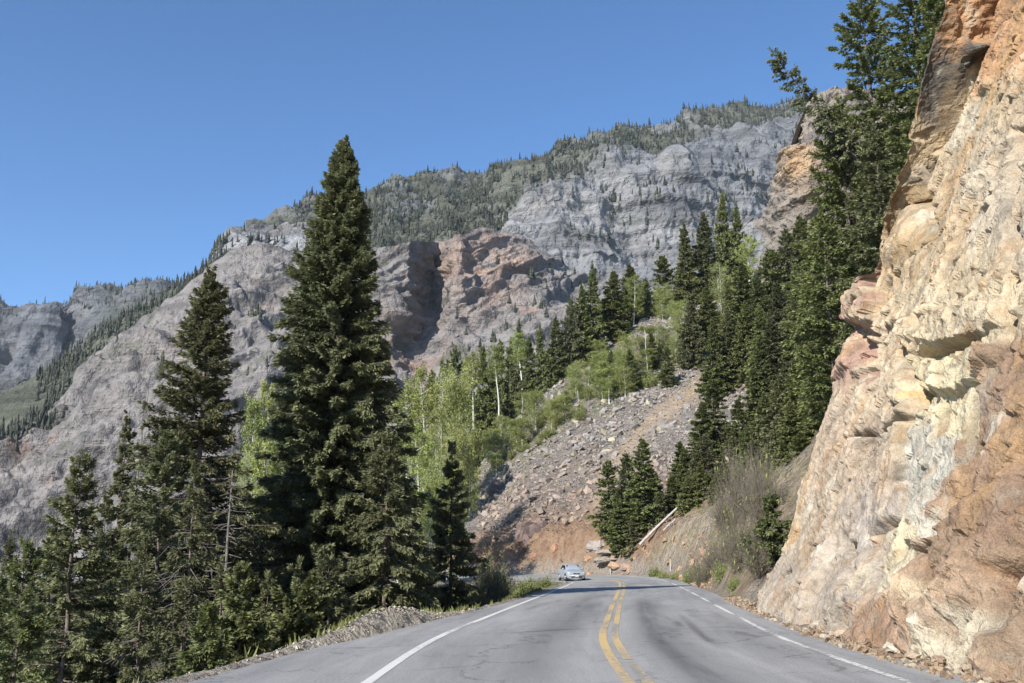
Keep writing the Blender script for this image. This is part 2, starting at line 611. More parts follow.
# tan bank below the right-hand trees
tanm = out * sstep(5.2, 6, aG) * (1 - sstep(8.5, 13, aG + 4 * n1)) * sstep(46, 56, Pg[:, 1]) * (1 - sstep(93, 99, Pg[:, 1]))
gc = lerp(gc, (0.42, 0.34, 0.25), tanm)
gc = lerp(gc, (0.20, 0.19, 0.08), tanm * sstep(0.05, 0.3, n1 + 0.6 * n3))
# ochre wash of bare soil down the talus
tpx = np.array([(800, 275), (770, 315), (735, 355), (690, 392), (655, 418), (625, 450), (600, 500)], float)


def poly_dist(px, py, pts):
    d = np.full(len(px), 1e9)
    for a, b in zip(pts[:-1], pts[1:]):
        ab = b - a
        t = np.clip(((px - a[0]) * ab[0] + (py - a[1]) * ab[1]) / (ab @ ab), 0, 1)
        d = np.minimum(d, np.hypot(px - a[0] - t * ab[0], py - a[1] - t * ab[1]))
    return d


wash = out * (Pg[:, 1] > 112) * 0.85 * (1 - sstep(4, 15, poly_dist(gpx, gpy, tpx) + 14 * n1 + 8 * n3))
gc = lerp(gc, (0.46, 0.355, 0.25), wash)
# green band along the crest and down its left end
gb = np.array([(470, 480), (520, 440), (560, 405), (610, 385), (660, 355), (700, 335), (760, 310)], float)
green = out * (Pg[:, 1] > 120) * (1 - sstep(14, 34, poly_dist(gpx, gpy, gb) + 22 * n1 + 8 * n3))
gc = lerp(gc, (0.22, 0.235, 0.09), green * 0.75 * sstep(-0.25, 0.2, n3 + n1))
# inside of the bend: fresh grass
gr = (~out) * sstep(48, 54, Pg[:, 1]) * sstep(4.4, 5.0, aG) * sstep(-30, -10, Pg[:, 0])
gc = lerp(gc, (0.17, 0.20, 0.055), gr * sstep(-0.35, 0.1, n1))
# gravel verges
le = left_edge(bG)
verge = (1 - sstep(0.9, 2.0, aG - np.where(out, 4.7, le) + 0.8 * n1))
gc = lerp(gc, (0.33, 0.29, 0.24), verge)
rv = out * (Pg[:, 1] < 60) * sstep(4.6, 5.0, aG) * (1 - sstep(7.5, 9, aG))
gc = lerp(gc, (0.30, 0.22, 0.145), rv * sstep(-0.3, 0.3, n1))
bermc = (~out) * np.exp(-((Pg[:, 1] - 26) / 5.0) ** 2) * (1 - sstep(1.6, 2.6, aG - le))
gc = lerp(gc, (0.50, 0.45, 0.37), bermc)
gc *= (1 + 0.22 * n3)[:, None]
MAT['ground'] = rock_material('ground', 0.55, 0.3, 0.7, speck=0.35)
link("ground", build_mesh("ground", Pg, grid_faces(len(gx), len(gy)), MAT['ground'], smooth=True, col=np.clip(gc, 0.01, 0.9)), kind='structure')


def sheet(name, lat0, lat1, s0, s1, dz, mat, nl=2, step=0.5, kind='structure', wob=0.0):
    ss = np.arange(s0, s1, step)
    cx = np.interp(ss, RS, RC[:, 0]); cy = np.interp(ss, RS, RC[:, 1])
    nx = np.interp(ss, RS, RN[:, 0]); ny = np.interp(ss, RS, RN[:, 1]); bk = np.interp(ss, RS, BANK)
    a = lat0(ss) if callable(lat0) else np.full(len(ss), lat0)
    b = lat1(ss) if callable(lat1) else np.full(len(ss), lat1)
    if wob:
        P = np.stack([ss * 0.9, ss * 0, ss * 0], -1)
        a = a - wob * fbm(P, 4, 31) ; b = b + wob * fbm(P + 50, 4, 32)
    t = np.linspace(0, 1, nl)
    L = a[:, None] * (1 - t) + b[:, None] * t
    V = np.stack([cx[:, None] + nx[:, None] * L, cy[:, None] + ny[:, None] * L, bk[:, None] * L + dz], -1)
    uv = np.stack([L, np.broadcast_to(ss[:, None], L.shape)], -1)
    me = build_mesh(name, V.reshape(-1, 3), grid_faces(nl, len(ss)), mat, smooth=True, uv=uv.reshape(-1, 2))
    return link(name, me, kind=kind)


def le_s(ss):
    return -np.interp(ss, RS, left_edge(np.arange(len(RC))))


# asphalt: aged grey, darker oil and tyre tracks, cracks and a patched streak
m, nt, nd, lk, b = new_mat('asphalt')
uvn = nd.new('ShaderNodeTexCoord')
U = uvn.outputs['UV']
sep = nd.new('ShaderNodeSeparateXYZ'); lk.new(U, sep.inputs[0])
big = noise_out(nt, stretched(nt, U, 0.55, 0.09, 1), 1.0, 6, 0.6, 0.4)
fine = noise_out(nt, U, 24.0, 5, 0.8)
mid = noise_out(nt, stretched(nt, U, 1.0, 0.07, 1), 2.6, 7, 0.68)
c = ramp(nt, big, (0.25, (0.20, 0.198, 0.195)), (0.52, (0.285, 0.281, 0.275)), (0.72, (0.33, 0.325, 0.315)))
c = mixc(nt, 1.0, c, ramp(nt, mid, (0.3, 0.80), (0.6, 1.04), (0.75, 1.12)), 'MULTIPLY')
c = mixc(nt, 1.0, c, ramp(nt, fine, (0.3, 0.58), (0.5, 1.0), (0.7, 1.36)), 'MULTIPLY')


def band(center, width, strength, s_lo=None, s_hi=None, col=(0.085, 0.084, 0.088)):
    global c
    w1 = N(nt, 'ShaderNodeMath', operation='MULTIPLY_ADD'); lk.new(big, w1.inputs[0]); w1.inputs[1].default_value = 0.9 * width; w1.inputs[2].default_value = -center - 0.45 * width
    ad = N(nt, 'ShaderNodeMath', operation='ADD'); lk.new(sep.outputs[0], ad.inputs[0]); lk.new(w1.outputs[0], ad.inputs[1])
    ab = N(nt, 'ShaderNodeMath', operation='ABSOLUTE'); lk.new(ad.outputs[0], ab.inputs[0])
    mr = N(nt, 'ShaderNodeMapRange', interpolation_type='SMOOTHSTEP'); lk.new(ab.outputs[0], mr.inputs[0])
    mr.inputs[1].default_value = width; mr.inputs[2].default_value = 0.0
    mr.inputs[3].default_value = 0.0; mr.inputs[4].default_value = strength
    f = N(nt, 'ShaderNodeMath', operation='MULTIPLY'); lk.new(mr.outputs[0], f.inputs[0])
    lk.new(ramp(nt, mid, (0.34, 0.25), (0.58, 1.0)), f.inputs[1])
    o = f.outputs[0]
    if s_lo is not None:
        for lo, hi in ((s_lo, s_lo + (s_hi - s_lo) * 0.25), (s_hi, s_hi - (s_hi - s_lo) * 0.25)):
            g = N(nt, 'ShaderNodeMapRange', interpolation_type='SMOOTHSTEP'); lk.new(sep.outputs[1], g.inputs[0])
            g.inputs[1].default_value = lo; g.inputs[2].default_value = hi
            f2 = N(nt, 'ShaderNodeMath', operation='MULTIPLY'); lk.new(o, f2.inputs[0]); lk.new(g.outputs[0], f2.inputs[1]); o = f2.outputs[0]
    c = mixc(nt, o, c, col)


band(0.0, 0.75, 0.55, col=(0.30, 0.295, 0.285))                              # pale worn strip under the centre lines
band(1.15, 0.85, 0.62, S0 + 6, S0 + 46)
band(1.0, 0.45, 0.45, S0 + 6, S0 + 52, (0.055, 0.055, 0.058))
band(-1.35, 0.95, 0.60, S0 + 8, S0 + 55)
band(1.75, 0.20, 0.75, S0 + 26, S0 + 29)
band(2.05, 0.19, 0.85, S0 + 19.2, S0 + 33, (0.075, 0.074, 0.076))
band(-0.2, 2.6, 0.30, S0 + 66, S0 + 84)
vo = N(nt, 'ShaderNodeTexVoronoi', feature='DISTANCE_TO_EDGE', Scale=0.42)
wv = noise_out(nt, U, 0.9, 5, 0.65)
cm = nd.new('ShaderNodeCombineXYZ')
for k in range(2):
    lk.new(wv, cm.inputs[k])
vm = N(nt, 'ShaderNodeVectorMath', operation='MULTIPLY_ADD'); lk.new(cm.outputs[0], vm.inputs[0]); vm.inputs[1].default_value = (2.2, 2.2, 0); lk.new(U, vm.inputs[2])
lk.new(vm.outputs[0], vo.inputs['Vector'])
ck = ramp(nt, vo.outputs['Distance'], (0.0, 0.5), (0.02, 1.0))
c = mixc(nt, ramp(nt, big, (0.45, 0.9), (0.6, 0.0)), c, mixc(nt, 1.0, c, ck, 'MULTIPLY'))
lk.new(c, b.inputs['Base Color'])
b.inputs['Roughness'].default_value = 0.85
b.inputs['Specular IOR Level'].default_value = 0.3
bp = N(nt, 'ShaderNodeBump', Strength=0.35, Distance=0.012); lk.new(fine, bp.inputs['Height']); lk.new(bp.outputs[0], b.inputs['Normal'])
MAT['asphalt'] = m
sheet("road", le_s, 4.75, 20, RS[-1] - 2, 0.0, m, nl=8, wob=0.09)


def paint_mat(name, colr, worn_lo, worn_hi, scale):
    m, nt, nd, lk, b = new_mat(name)
    tc = nd.new('ShaderNodeTexCoord')
    a1 = noise_out(nt, tc.outputs['UV'], scale, 7, 0.72)
    a2 = noise_out(nt, stretched(nt, tc.outputs['UV'], 1.0, 0.12, 1), 1.6, 4, 0.6)
    s = N(nt, 'ShaderNodeMath', operation='ADD'); lk.new(a1, s.inputs[0]); lk.new(a2, s.inputs[1])
    f = ramp(nt, s.outputs[0], (worn_lo, 0.0), (worn_hi, 0.95))
    f.node.color_ramp.interpolation = 'EASE'
    h = N(nt, 'ShaderNodeMath', operation='MULTIPLY'); lk.new(s.outputs[0], h.inputs[0]); h.inputs[1].default_value = 0.5
    lk.new(h.outputs[0], f.node.inputs[0])
    cc = mixc(nt, f, (0.225, 0.218, 0.205), colr)
    lk.new(cc, b.inputs['Base Color'])
    b.inputs['Roughness'].default_value = 0.8
    return m


MAT['white_paint'] = paint_mat('white_road_paint', (0.62, 0.61, 0.58), 0.40, 0.50, 9.0)
MAT['white_worn'] = paint_mat('worn_white_road_paint', (0.60, 0.59, 0.56), 0.45, 0.53, 7.0)
MAT['yellow_paint'] = paint_mat('yellow_road_paint', (0.53, 0.375, 0.16), 0.40, 0.53, 9.0)
MAT['yellow_worn'] = paint_mat('worn_yellow_road_paint', (0.52, 0.375, 0.17), 0.43, 0.56, 9.0)
s_end = S0 + 150
sheet("road_marking", -0.24, -0.07, 25, s_end, 0.005, MAT['yellow_paint'], wob=0.03)
sheet("road_marking", 0.04, 0.20, S0 + 17.5, s_end, 0.005, MAT['yellow_worn'], wob=0.04)
sheet("road_marking", 0.035, 0.18, 25, S0 + 17.0, 0.005, MAT['yellow_worn'], wob=0.04)
sheet("road_marking", -3.80, -3.64, 25, S0 + 80, 0.005, MAT['white_paint'], wob=0.02)
sheet("road_marking", -3.80, -3.66, S0 + 80, s_end, 0.005, MAT['white_worn'], wob=0.02)
sheet("road_marking", 3.62, 3.76, 25, s_end, 0.005, MAT['white_worn'], wob=0.02)

# ------------------------------------------------------------------ near cliff on the right
def blur(a, nv, nu, n=1):
    a = a.reshape(nv, nu).copy()
    for _ in range(n):
        a[:, 1:-1] = 0.25 * a[:, :-2] + 0.5 * a[:, 1:-1] + 0.25 * a[:, 2:]
        a[1:-1] = 0.25 * a[:-2] + 0.5 * a[1:-1] + 0.25 * a[2:]
    return a.ravel()


plan = catmull([(7.1, -14), (7.0, 2), (7.05, 8), (7.15, 14.5), (7.35, 21), (8.1, 30), (8.75, 35.5), (9.35, 37.8), (10.9, 39.4), (14.5, 40.6), (22, 42), (36, 45)], 0.05)
pl_s = np.concatenate([[0], np.cumsum(np.linalg.norm(np.diff(plan, axis=0), axis=1))])
dplan = np.stack([np.interp(pl_s, pl_s, np.gradient(plan[:, k], pl_s)) for k in (0, 1)], -1)
dplan /= np.linalg.norm(dplan, axis=1, keepdims=True)
nplan = np.stack([-dplan[:, 1], dplan[:, 0]], -1)       # towards the road
sy = np.interp(12.0, plan[:600, 1], pl_s[:600])
i12 = np.argmin(np.abs(plan[:, 1] - 11)); i40 = np.argmin(np.hypot(plan[:, 0] - 14.5, plan[:, 1] - 40.6))
y_of = lambda s: np.interp(s, pl_s, plan[:, 1])
us = [np.linspace(0, pl_s[i12], 60, endpoint=False)]
t = pl_s[i12]
seq = []
while t < pl_s[i40]:
    seq.append(t)
    t += 0.0027 * max(12.0, float(y_of(t)))
us.append(np.array(seq)); us.append(np.linspace(t, pl_s[-1], 40))
us = np.concatenate(us)
vs = np.concatenate([np.linspace(-0.8, 13, 330, endpoint=False), np.linspace(13, 24, 190, endpoint=False), np.linspace(24, 34, 40)])
nu, nv = len(us), len(vs)
bx = np.interp(us, pl_s, plan[:, 0]); by = np.interp(us, pl_s, plan[:, 1])
nx = np.interp(us, pl_s, nplan[:, 0]); ny = np.interp(us, pl_s, nplan[:, 1])
Z = np.repeat(vs[:, None], nu, 1)
lean = 0.36 * Z + 0.18 + 0.135 * np.maximum(Z - 9, 0) - 0.35 * np.exp(-(Z / 1.5) ** 2) + 0.02 * np.maximum(Z - 22, 0) ** 2
# the far corner: the outline steps in and out with height
corner = np.exp(-((us - np.interp(37.5, plan[:900, 1], pl_s[:900])) / 5.0) ** 2)[None, :]
WX = bx[None] - nx[None] * lean
WY = by[None] - ny[None] * lean
W0 = np.stack([WX.ravel(), WY.ravel(), Z.ravel()], -1)
wpx, wpy = to_px(W0)
wpx = np.where(W0[:, 1] < 3, 4000, wpx)
NW = np.stack([np.broadcast_to(nx, (nv, nu)).ravel(), np.broadcast_to(ny, (nv, nu)).ravel(), np.full(nu * nv, 0.33)], -1)
NW /= np.linalg.norm(NW, axis=1, keepdims=True)
Pn = W0 * np.array([1, 1, 0.75])
big = fbm(W0 * 0.16 + 5, 3, 41)
fa, fe = facets(W0 * np.array([0.36, 0.36, 0.25]) + 0.07 * np.stack([fbm(W0 * 0.8, 3, 70 + k) for k in range(3)], -1), 43, 1.0, 0.35, 0.07)
fb, fe2 = facets(W0 * np.array([1.5, 1.5, 1.1]) + 0.08 * np.stack([fbm(W0 * 2.2, 2, 80 + k) for k in range(3)], -1), 47, 1.0, 0.35, 0.10)
fc, fe3 = facets(W0 * 4.3 + 0.1 * fbm(W0 * 5, 2, 83)[:, None], 49, 1.0, 0.35, 0.22)
fine = fbm(W0 * 2.6, 5, 51)
ua = np.broadcast_to(us[None], (nv, nu)).ravel(); za = Z.ravel()
wa, wb, wd_ = (fbm(W0 * 0.45, 4, 75 + k) for k in range(3))
m1, m2, m3 = (sstep(-0.25, 0.25, fbm(W0 * 0.28 + 40 * k, 3, 85 + k)) for k in range(3))
B1 = 0.6 * plates((ua * 0.93 + za * 0.36) / 2.6 + 0.10 * wa, 5, 0.10) * (0.4 + m1) + 0.6 * plates((za * 0.88 - ua * 0.47) / 3.3 + 0.10 * wb, 15, 0.08) * (0.3 + m2)
B2 = 0.7 * plates((ua * 0.97 - za * 0.22) / 0.95 + 0.15 * wb, 6, 0.14) * m2 + 0.7 * plates((za * 0.80 + ua * 0.60) / 1.25 + 0.15 * wa, 16, 0.12) * m3 + 0.4 * plates((za * 0.85 - ua * 0.5) / 0.8 + 0.2 * wd_, 17, 0.15) * m1
B3 = plates((ua * 0.85 + za * 0.52) / 0.36 + 0.4 * wd_, 7, 0.25) * m3 + plates((za * 0.90 - ua * 0.43) / 0.42 + 0.4 * wb, 18, 0.25) * m1
rgh = sstep(-0.25, 0.35, fbm(W0 * 0.35, 3, 55))         # rough and smooth areas
q1 = 5 * fbm(W0 * 0.9, 3, 61) + 6 * fb; q2 = 5 * fbm(W0 * 0.9, 3, 62) + 6 * fa
X_, Y_ = wpx + q1, wpy + q2


def blob(cx, cy, rx, ry, soft=0.5, ang=0.0):
    ca, sa = math.cos(ang), math.sin(ang)
    u = ((X_ - cx) * ca + (Y_ - cy) * sa) / rx; v = (-(X_ - cx) * sa + (Y_ - cy) * ca) / ry
    return 1 - sstep(1 - soft, 1 + soft, np.sqrt(u * u + v * v))


lower = sstep(430, 600, wpy) * sstep(880, 960, wpx)
rough_amt = np.clip(0.16 + 0.55 * rgh + 0.6 * lower, 0, 1.3)
cz = sstep(-0.1, 0.25, fbm(W0 * 0.5 + 21, 3, 58))
crk1 = (1 - sstep(0.0, 0.055, fe)) * sstep(-0.05, 0.25, fbm(W0 * 0.9 + 3, 3, 59))
crk2 = (1 - sstep(0.0, 0.085, fe2)) * cz
disp = 0.28 * big + 0.30 * fa + 0.14 * B1 + 0.10 * B2 * (0.2 + rough_amt) + 0.035 * B3 * (0.1 + rough_amt) + 0.20 * fb * (0.22 + rough_amt) + 0.075 * fc * (0.35 + rough_amt) + 0.05 * fine * (0.4 + rgh * 0.6) + 0.025 * fbm(W0 * 11, 3, 57)
disp -= 0.16 * crk1 + 0.06 * crk2
# named shapes: the overhanging pink block, the ochre knob with its hollows, the dark ledge, long vertical fractures
disp += 0.75 * blob(866, 302, 15, 30, 0.14) - 0.75 * blob(868, 350, 10, 26, 0.5)
disp += 0.4 * blob(903, 222, 18, 48, 0.4) - 0.8 * blob(921, 190, 6, 18, 0.5) - 1.0 * blob(931, 205, 4, 9, 0.6)
disp += 0.3 * blob(925, 80, 22, 62, 0.5)
disp -= 0.6 * blob(945, 350, 26, 5, 0.3, -0.35)
disp += 0.28 * blob(968, 372, 40, 16, 0.15, -0.45)
disp += 0.22 * blob(960, 325, 60, 16, 0.15, -0.2)
disp -= 0.3 * blob(920, 400, 22, 12, 0.4)
disp -= 0.5 * blob(940, 152, 6, 4, 0.6)
disp += 0.35 * blob(975, 560, 90, 26, 0.25, -0.95)
for pts, wd, am in (([(905, 345), (912, 395), (903, 430), (900, 470), (894, 515)], 4.0, 0.62), ([(893, 512), (868, 535), (842, 598)], 3.5, 0.3), ([(845, 540), (843, 580), (840, 625)], 3.0, 0.35),
                    ([(1018, 130), (1008, 210), (1014, 290), (1010, 350)], 3.0, 0.45), ([(985, 455), (968, 500), (960, 530), (945, 560)], 3.5, 0.35),
                    ([(820, 520), (812, 560), (800, 590)], 2.6, 0.22), ([(990, 40), (960, 48)], 3.5, 0.5), ([(930, 285), (920, 330)], 2.5, 0.25),
                    ([(850, 440), (880, 425), (905, 415)], 2.5, 0.22), ([(1000, 575), (1024, 560)], 6, 0.6), ([(885, 590), (930, 560), (960, 545)], 3, 0.25)):
    pd = poly_dist(X_ * 0.75 + wpx * 0.25, Y_ * 0.75 + wpy * 0.25, np.array(pts, float))
    disp -= 1.8 * am * np.exp(-(pd / (wd * 1.15)) ** 2)
Wf = W0 + NW * disp[:, None]
# colours of the bare rock, patch by patch
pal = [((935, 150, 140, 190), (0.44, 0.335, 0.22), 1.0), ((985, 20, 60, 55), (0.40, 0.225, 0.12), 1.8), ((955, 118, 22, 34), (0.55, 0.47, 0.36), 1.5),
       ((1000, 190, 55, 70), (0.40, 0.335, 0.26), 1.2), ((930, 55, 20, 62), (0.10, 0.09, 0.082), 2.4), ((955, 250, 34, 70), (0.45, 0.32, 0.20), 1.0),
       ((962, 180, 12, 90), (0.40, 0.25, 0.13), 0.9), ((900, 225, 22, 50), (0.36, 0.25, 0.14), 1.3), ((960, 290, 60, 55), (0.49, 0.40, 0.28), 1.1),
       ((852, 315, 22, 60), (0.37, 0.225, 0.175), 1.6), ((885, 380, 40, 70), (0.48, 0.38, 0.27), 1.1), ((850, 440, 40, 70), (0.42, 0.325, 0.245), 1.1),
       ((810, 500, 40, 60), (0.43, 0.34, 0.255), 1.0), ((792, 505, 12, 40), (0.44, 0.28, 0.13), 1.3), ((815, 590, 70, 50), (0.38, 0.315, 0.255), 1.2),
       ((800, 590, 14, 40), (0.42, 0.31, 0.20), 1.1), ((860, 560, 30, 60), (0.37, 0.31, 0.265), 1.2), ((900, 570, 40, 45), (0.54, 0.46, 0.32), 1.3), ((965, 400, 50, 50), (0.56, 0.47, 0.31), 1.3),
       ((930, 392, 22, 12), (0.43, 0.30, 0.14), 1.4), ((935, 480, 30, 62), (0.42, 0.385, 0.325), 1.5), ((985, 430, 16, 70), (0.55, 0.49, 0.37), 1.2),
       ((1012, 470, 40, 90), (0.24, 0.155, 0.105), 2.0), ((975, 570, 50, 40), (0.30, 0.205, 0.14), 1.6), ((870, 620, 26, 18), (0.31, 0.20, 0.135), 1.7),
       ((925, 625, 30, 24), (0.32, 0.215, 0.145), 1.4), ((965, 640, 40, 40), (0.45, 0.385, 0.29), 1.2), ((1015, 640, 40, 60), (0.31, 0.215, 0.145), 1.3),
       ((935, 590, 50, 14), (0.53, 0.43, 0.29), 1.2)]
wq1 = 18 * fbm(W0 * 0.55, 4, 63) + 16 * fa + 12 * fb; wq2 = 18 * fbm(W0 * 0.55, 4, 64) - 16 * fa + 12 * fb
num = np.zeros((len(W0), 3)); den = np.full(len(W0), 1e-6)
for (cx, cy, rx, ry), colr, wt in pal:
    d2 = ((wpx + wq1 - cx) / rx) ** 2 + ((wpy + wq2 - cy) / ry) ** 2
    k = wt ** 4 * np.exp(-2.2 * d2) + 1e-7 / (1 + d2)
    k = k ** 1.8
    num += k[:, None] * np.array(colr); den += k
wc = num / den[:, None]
streak = fbm(np.stack([W0[:, 0] * 1.6, W0[:, 1] * 1.6, W0[:, 2] * 0.16], -1), 4, 65)
wc = lerp(wc, (0.40, 0.235, 0.10), 0.55 * sstep(0.10, 0.42, streak) * (1 - lower))
wc = lerp(wc, (0.60, 0.55, 0.46), 0.5 * sstep(0.15, 0.45, -streak + 0.2 * fine))
spots = fbm(W0 * 1.5, 4, 66)
wc = lerp(wc, (0.27, 0.235, 0.20), 0.5 * sstep(0.12, 0.4, spots))
wc = lerp(wc, (0.30, 0.17, 0.09), 0.45 * sstep(0.15, 0.4, fbm(W0 * 2.4, 3, 68)))
wc = lerp(wc, (0.42, 0.26, 0.12), 0.6 * sstep(0.16, 0.42, fbm(np.stack([ua * 0.5, za * 0.16, 0 * ua], -1) + 9, 5, 71)) * (1 - 0.5 * lower))
wc = lerp(wc, (0.36, 0.20, 0.10), 0.6 * sstep(0.22, 0.45, fbm(W0 * 0.42 + 31, 5, 72)))
dk = sstep(0.28, 0.5, fbm(W0 * 0.75 + 11, 5, 73))
wc = lerp(wc, (0.17, 0.145, 0.125), 0.6 * dk)
wc = lerp(wc, wc.mean(1, keepdims=True) * np.array([[1.06, 1.0, 0.90]]), np.full(len(wc), 0.06))
wc = lerp(wc, (0.10, 0.085, 0.07), 0.55 * crk1 + 0.3 * crk2)
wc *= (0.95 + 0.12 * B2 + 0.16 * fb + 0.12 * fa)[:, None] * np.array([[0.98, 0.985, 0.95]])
MAT['cliff'] = rock_material('cliff_rock', 0.8, 0.30, 0.5, speck=0.30, bump_d=0.16, craggy=-0.9)
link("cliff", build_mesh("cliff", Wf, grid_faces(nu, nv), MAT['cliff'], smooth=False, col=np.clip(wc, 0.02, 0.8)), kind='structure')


# ------------------------------------------------------------------ far rock walls and ridges
def resample(row, n):
    row = np.asarray(row, float)
    d = row[:, 0]
    t = np.linspace(d[0], d[-1], n)
    return np.stack([np.interp(t, d, row[:, k]) for k in range(3)], -1)


def loft(rows, nu, nv, smooth_px=3):
    R = np.array([resample(r, nu) for r in rows])
    for _ in range(smooth_px):
        R[:, 1:-1] = 0.25 * R[:, :-2] + 0.5 * R[:, 1:-1] + 0.25 * R[:, 2:]
    k = np.linspace(0, len(rows) - 1, nv)
    out = np.stack([[np.interp(k, np.arange(len(rows)), R[:, j, c]) for j in range(nu)] for c in range(3)], -1)   # nu,nv,3
    out = out.transpose(1, 0, 2).reshape(-1, 3)
    return at_a(out[:, 0], out[:, 1], out[:, 2])


def normals(P, nu, nv):
    G = P.reshape(nv, nu, 3)
    n = np.cross(np.gradient(G, axis=1), np.gradient(G, axis=0))
    n /= np.linalg.norm(n, axis=2, keepdims=True) + 1e-9
    n = n.reshape(-1, 3)
    return np.where(n[:, 1:2] > 0, -n, n)


def skirt(P, nu, nv, back, down):
    """carry the ridge over and down its far side, so that the hill has a body"""
    top = P[-nu:]
    add = [top + np.array([0, back * f, -down * f * f - 0.15 * down * f]) + 0.0 for f in (0.15, 0.4, 0.7, 1.0)]
    return np.vstack([P] + add), nv + 4


def mountain(name, rows, nu, nv, dispf, colf, mat, back=200, down=120, keep=0.35):
    P = loft(rows, nu, nv)
    n = normals(P, nu, nv)
    v = np.repeat(np.linspace(0, 1, nv), nu)
    px, py = to_px(P)
    d = blur(dispf(P, px, py), nv, nu, 1)
    d *= keep + (1 - keep) * (1 - sstep(0.9, 1.0, v))
    Q = P + n * d[:, None]
    c = colf(P, px, py, d)
    Q2, nv2 = skirt(Q, nu, nv, back, down)
    c2 = np.vstack([c, np.tile(c[-nu:], (4, 1))])
    me = build_mesh(name, Q2, grid_faces(nu, nv2), mat, smooth=False, col=np.clip(c2, 0.01, 0.8))
    link(name, me, kind='structure')
    return Q.reshape(nv, nu, 3), px.reshape(nv, nu), py.reshape(nv, nu)


MAT['mid_rock'] = rock_material('hill_rock', 0.045, 0.30, 0.9, strata=0.25, strata_scale=0.16, bump_d=5.0, tiltrot=(0.0, 0.55, 0.2), craggy=-0.5)
MAT['far_rock'] = rock_material('mountain_rock', 0.022, 0.30, 1.0, strata=0.36, strata_scale=0.085, bump_d=9.0, craggy=-0.45)
BASE_GREY = np.array([0.24, 0.222, 0.212])


def disp_mid(P, px, py):
    w_ = np.stack([fbm(P * 0.02, 3, 101 + k) for k in range(3)], -1)
    fa, e1 = facets(P * np.array([0.022, 0.022, 0.03]) + 0.5 * w_, 111, 1.1, 0.4, 0.09)
    fb, e2 = facets(P * np.array([0.075, 0.075, 0.10]) + 0.5 * w_, 113, 1.1, 0.4, 0.12)
    # layers that dip to the right
    lay = P[:, 2] * 0.10 - P[:, 0] * 0.055 + 1.2 * fbm(P * 0.012, 3, 115)
    saw = lay - np.floor(lay)
    fc, _ = facets(P * np.array([0.24, 0.24, 0.30]) + 0.5 * w_, 114, 1.1, 0.4, 0.2)
    bl1 = plates((P[:, 0] * 0.62 - P[:, 2] * 0.78) / 26 + 0.6 * w_[:, 0], 11, 0.15) + 0.6 * plates((P[:, 2] * 0.7 + P[:, 0] * 0.7 + 0.3 * P[:, 1]) / 50 + 0.8 * w_[:, 1], 13, 0.1)
    bl2 = plates((P[:, 0] * 0.55 - P[:, 2] * 0.83) / 8 + 1.2 * w_[:, 1], 12, 0.2) + 0.7 * plates((P[:, 2] * 0.8 + P[:, 0] * 0.6 + 0.3 * P[:, 1]) / 14 + 1.2 * w_[:, 2], 14, 0.2)
    return 8 * fa + 2.6 * fb + 1.2 * fc + 3.0 * saw + 9 * bl1 + 3.2 * bl2 + 9 * fbm(P * 0.011, 4, 117) + 2.2 * fbm(P * 0.05, 4, 119, ridged=True) + 0.9 * fbm(P * 0.3, 3, 121)


def col_mid(P, px, py, d):
    a = fbm(P * 0.012, 4, 131); b_ = fbm(P * 0.05, 4, 133)
    c = np.tile(BASE_GREY, (len(P), 1))
    c = lerp(c, (0.27, 0.24, 0.22), sstep(-0.05, 0.35, a))
    c = lerp(c, (0.30, 0.215, 0.175), 0.8 * sstep(0.22, 0.45, b_ + 0.4 * a))
    c = lerp(c, (0.12, 0.115, 0.115), 0.8 * sstep(0.1, 0.4, -b_))
    g = sstep(0.20, 0.4, fbm(P * 0.035, 4, 135)) * 0.55
    c = lerp(c, (0.085, 0.10, 0.05), g)
    return c


HILLS = {}
HILLS['left'] = mountain("hill", [
    [(-160, 720, 330), (60, 690, 330), (200, 660, 320), (320, 640, 310), (400, 610, 330)],
    [(-160, 600, 410), (60, 560, 410), (200, 510, 420), (320, 480, 430), (395, 450, 470)],
    [(-160, 520, 460), (40, 475, 465), (130, 415, 480), (230, 350, 500), (330, 330, 520), (388, 330, 560)],
    [(-160, 490, 500), (0, 452, 510), (25, 443, 515), (62, 402, 530), (75, 375, 540), (100, 349, 555), (130, 326, 570), (165, 304, 580), (205, 275, 590), (235, 255, 597), (262, 248, 600), (290, 251, 605), (330, 254, 610), (384, 250, 640)],
], 460, 260, disp_mid, col_mid, MAT['mid_rock'], 160, 60)


def disp_cleft(P, px, py):
    return 0.75 * disp_mid(P + 300, px, py)


def col_cleft(P, px, py, d):
    c = col_mid(P + 300, px, py, d)
    o = np.exp(-((px - 470) / 34) ** 2 - ((py - 268) / 34) ** 2) + np.exp(-((px - 505) / 20) ** 2 - ((py - 275) / 26) ** 2) + np.exp(-((px - 412) / 26) ** 2 - ((py - 345) / 45) ** 2)
    return lerp(c, (0.36, 0.25, 0.19), np.clip(o, 0, 1) * 0.85 * sstep(-0.3, 0.2, fbm(P * 0.05, 3, 139)))


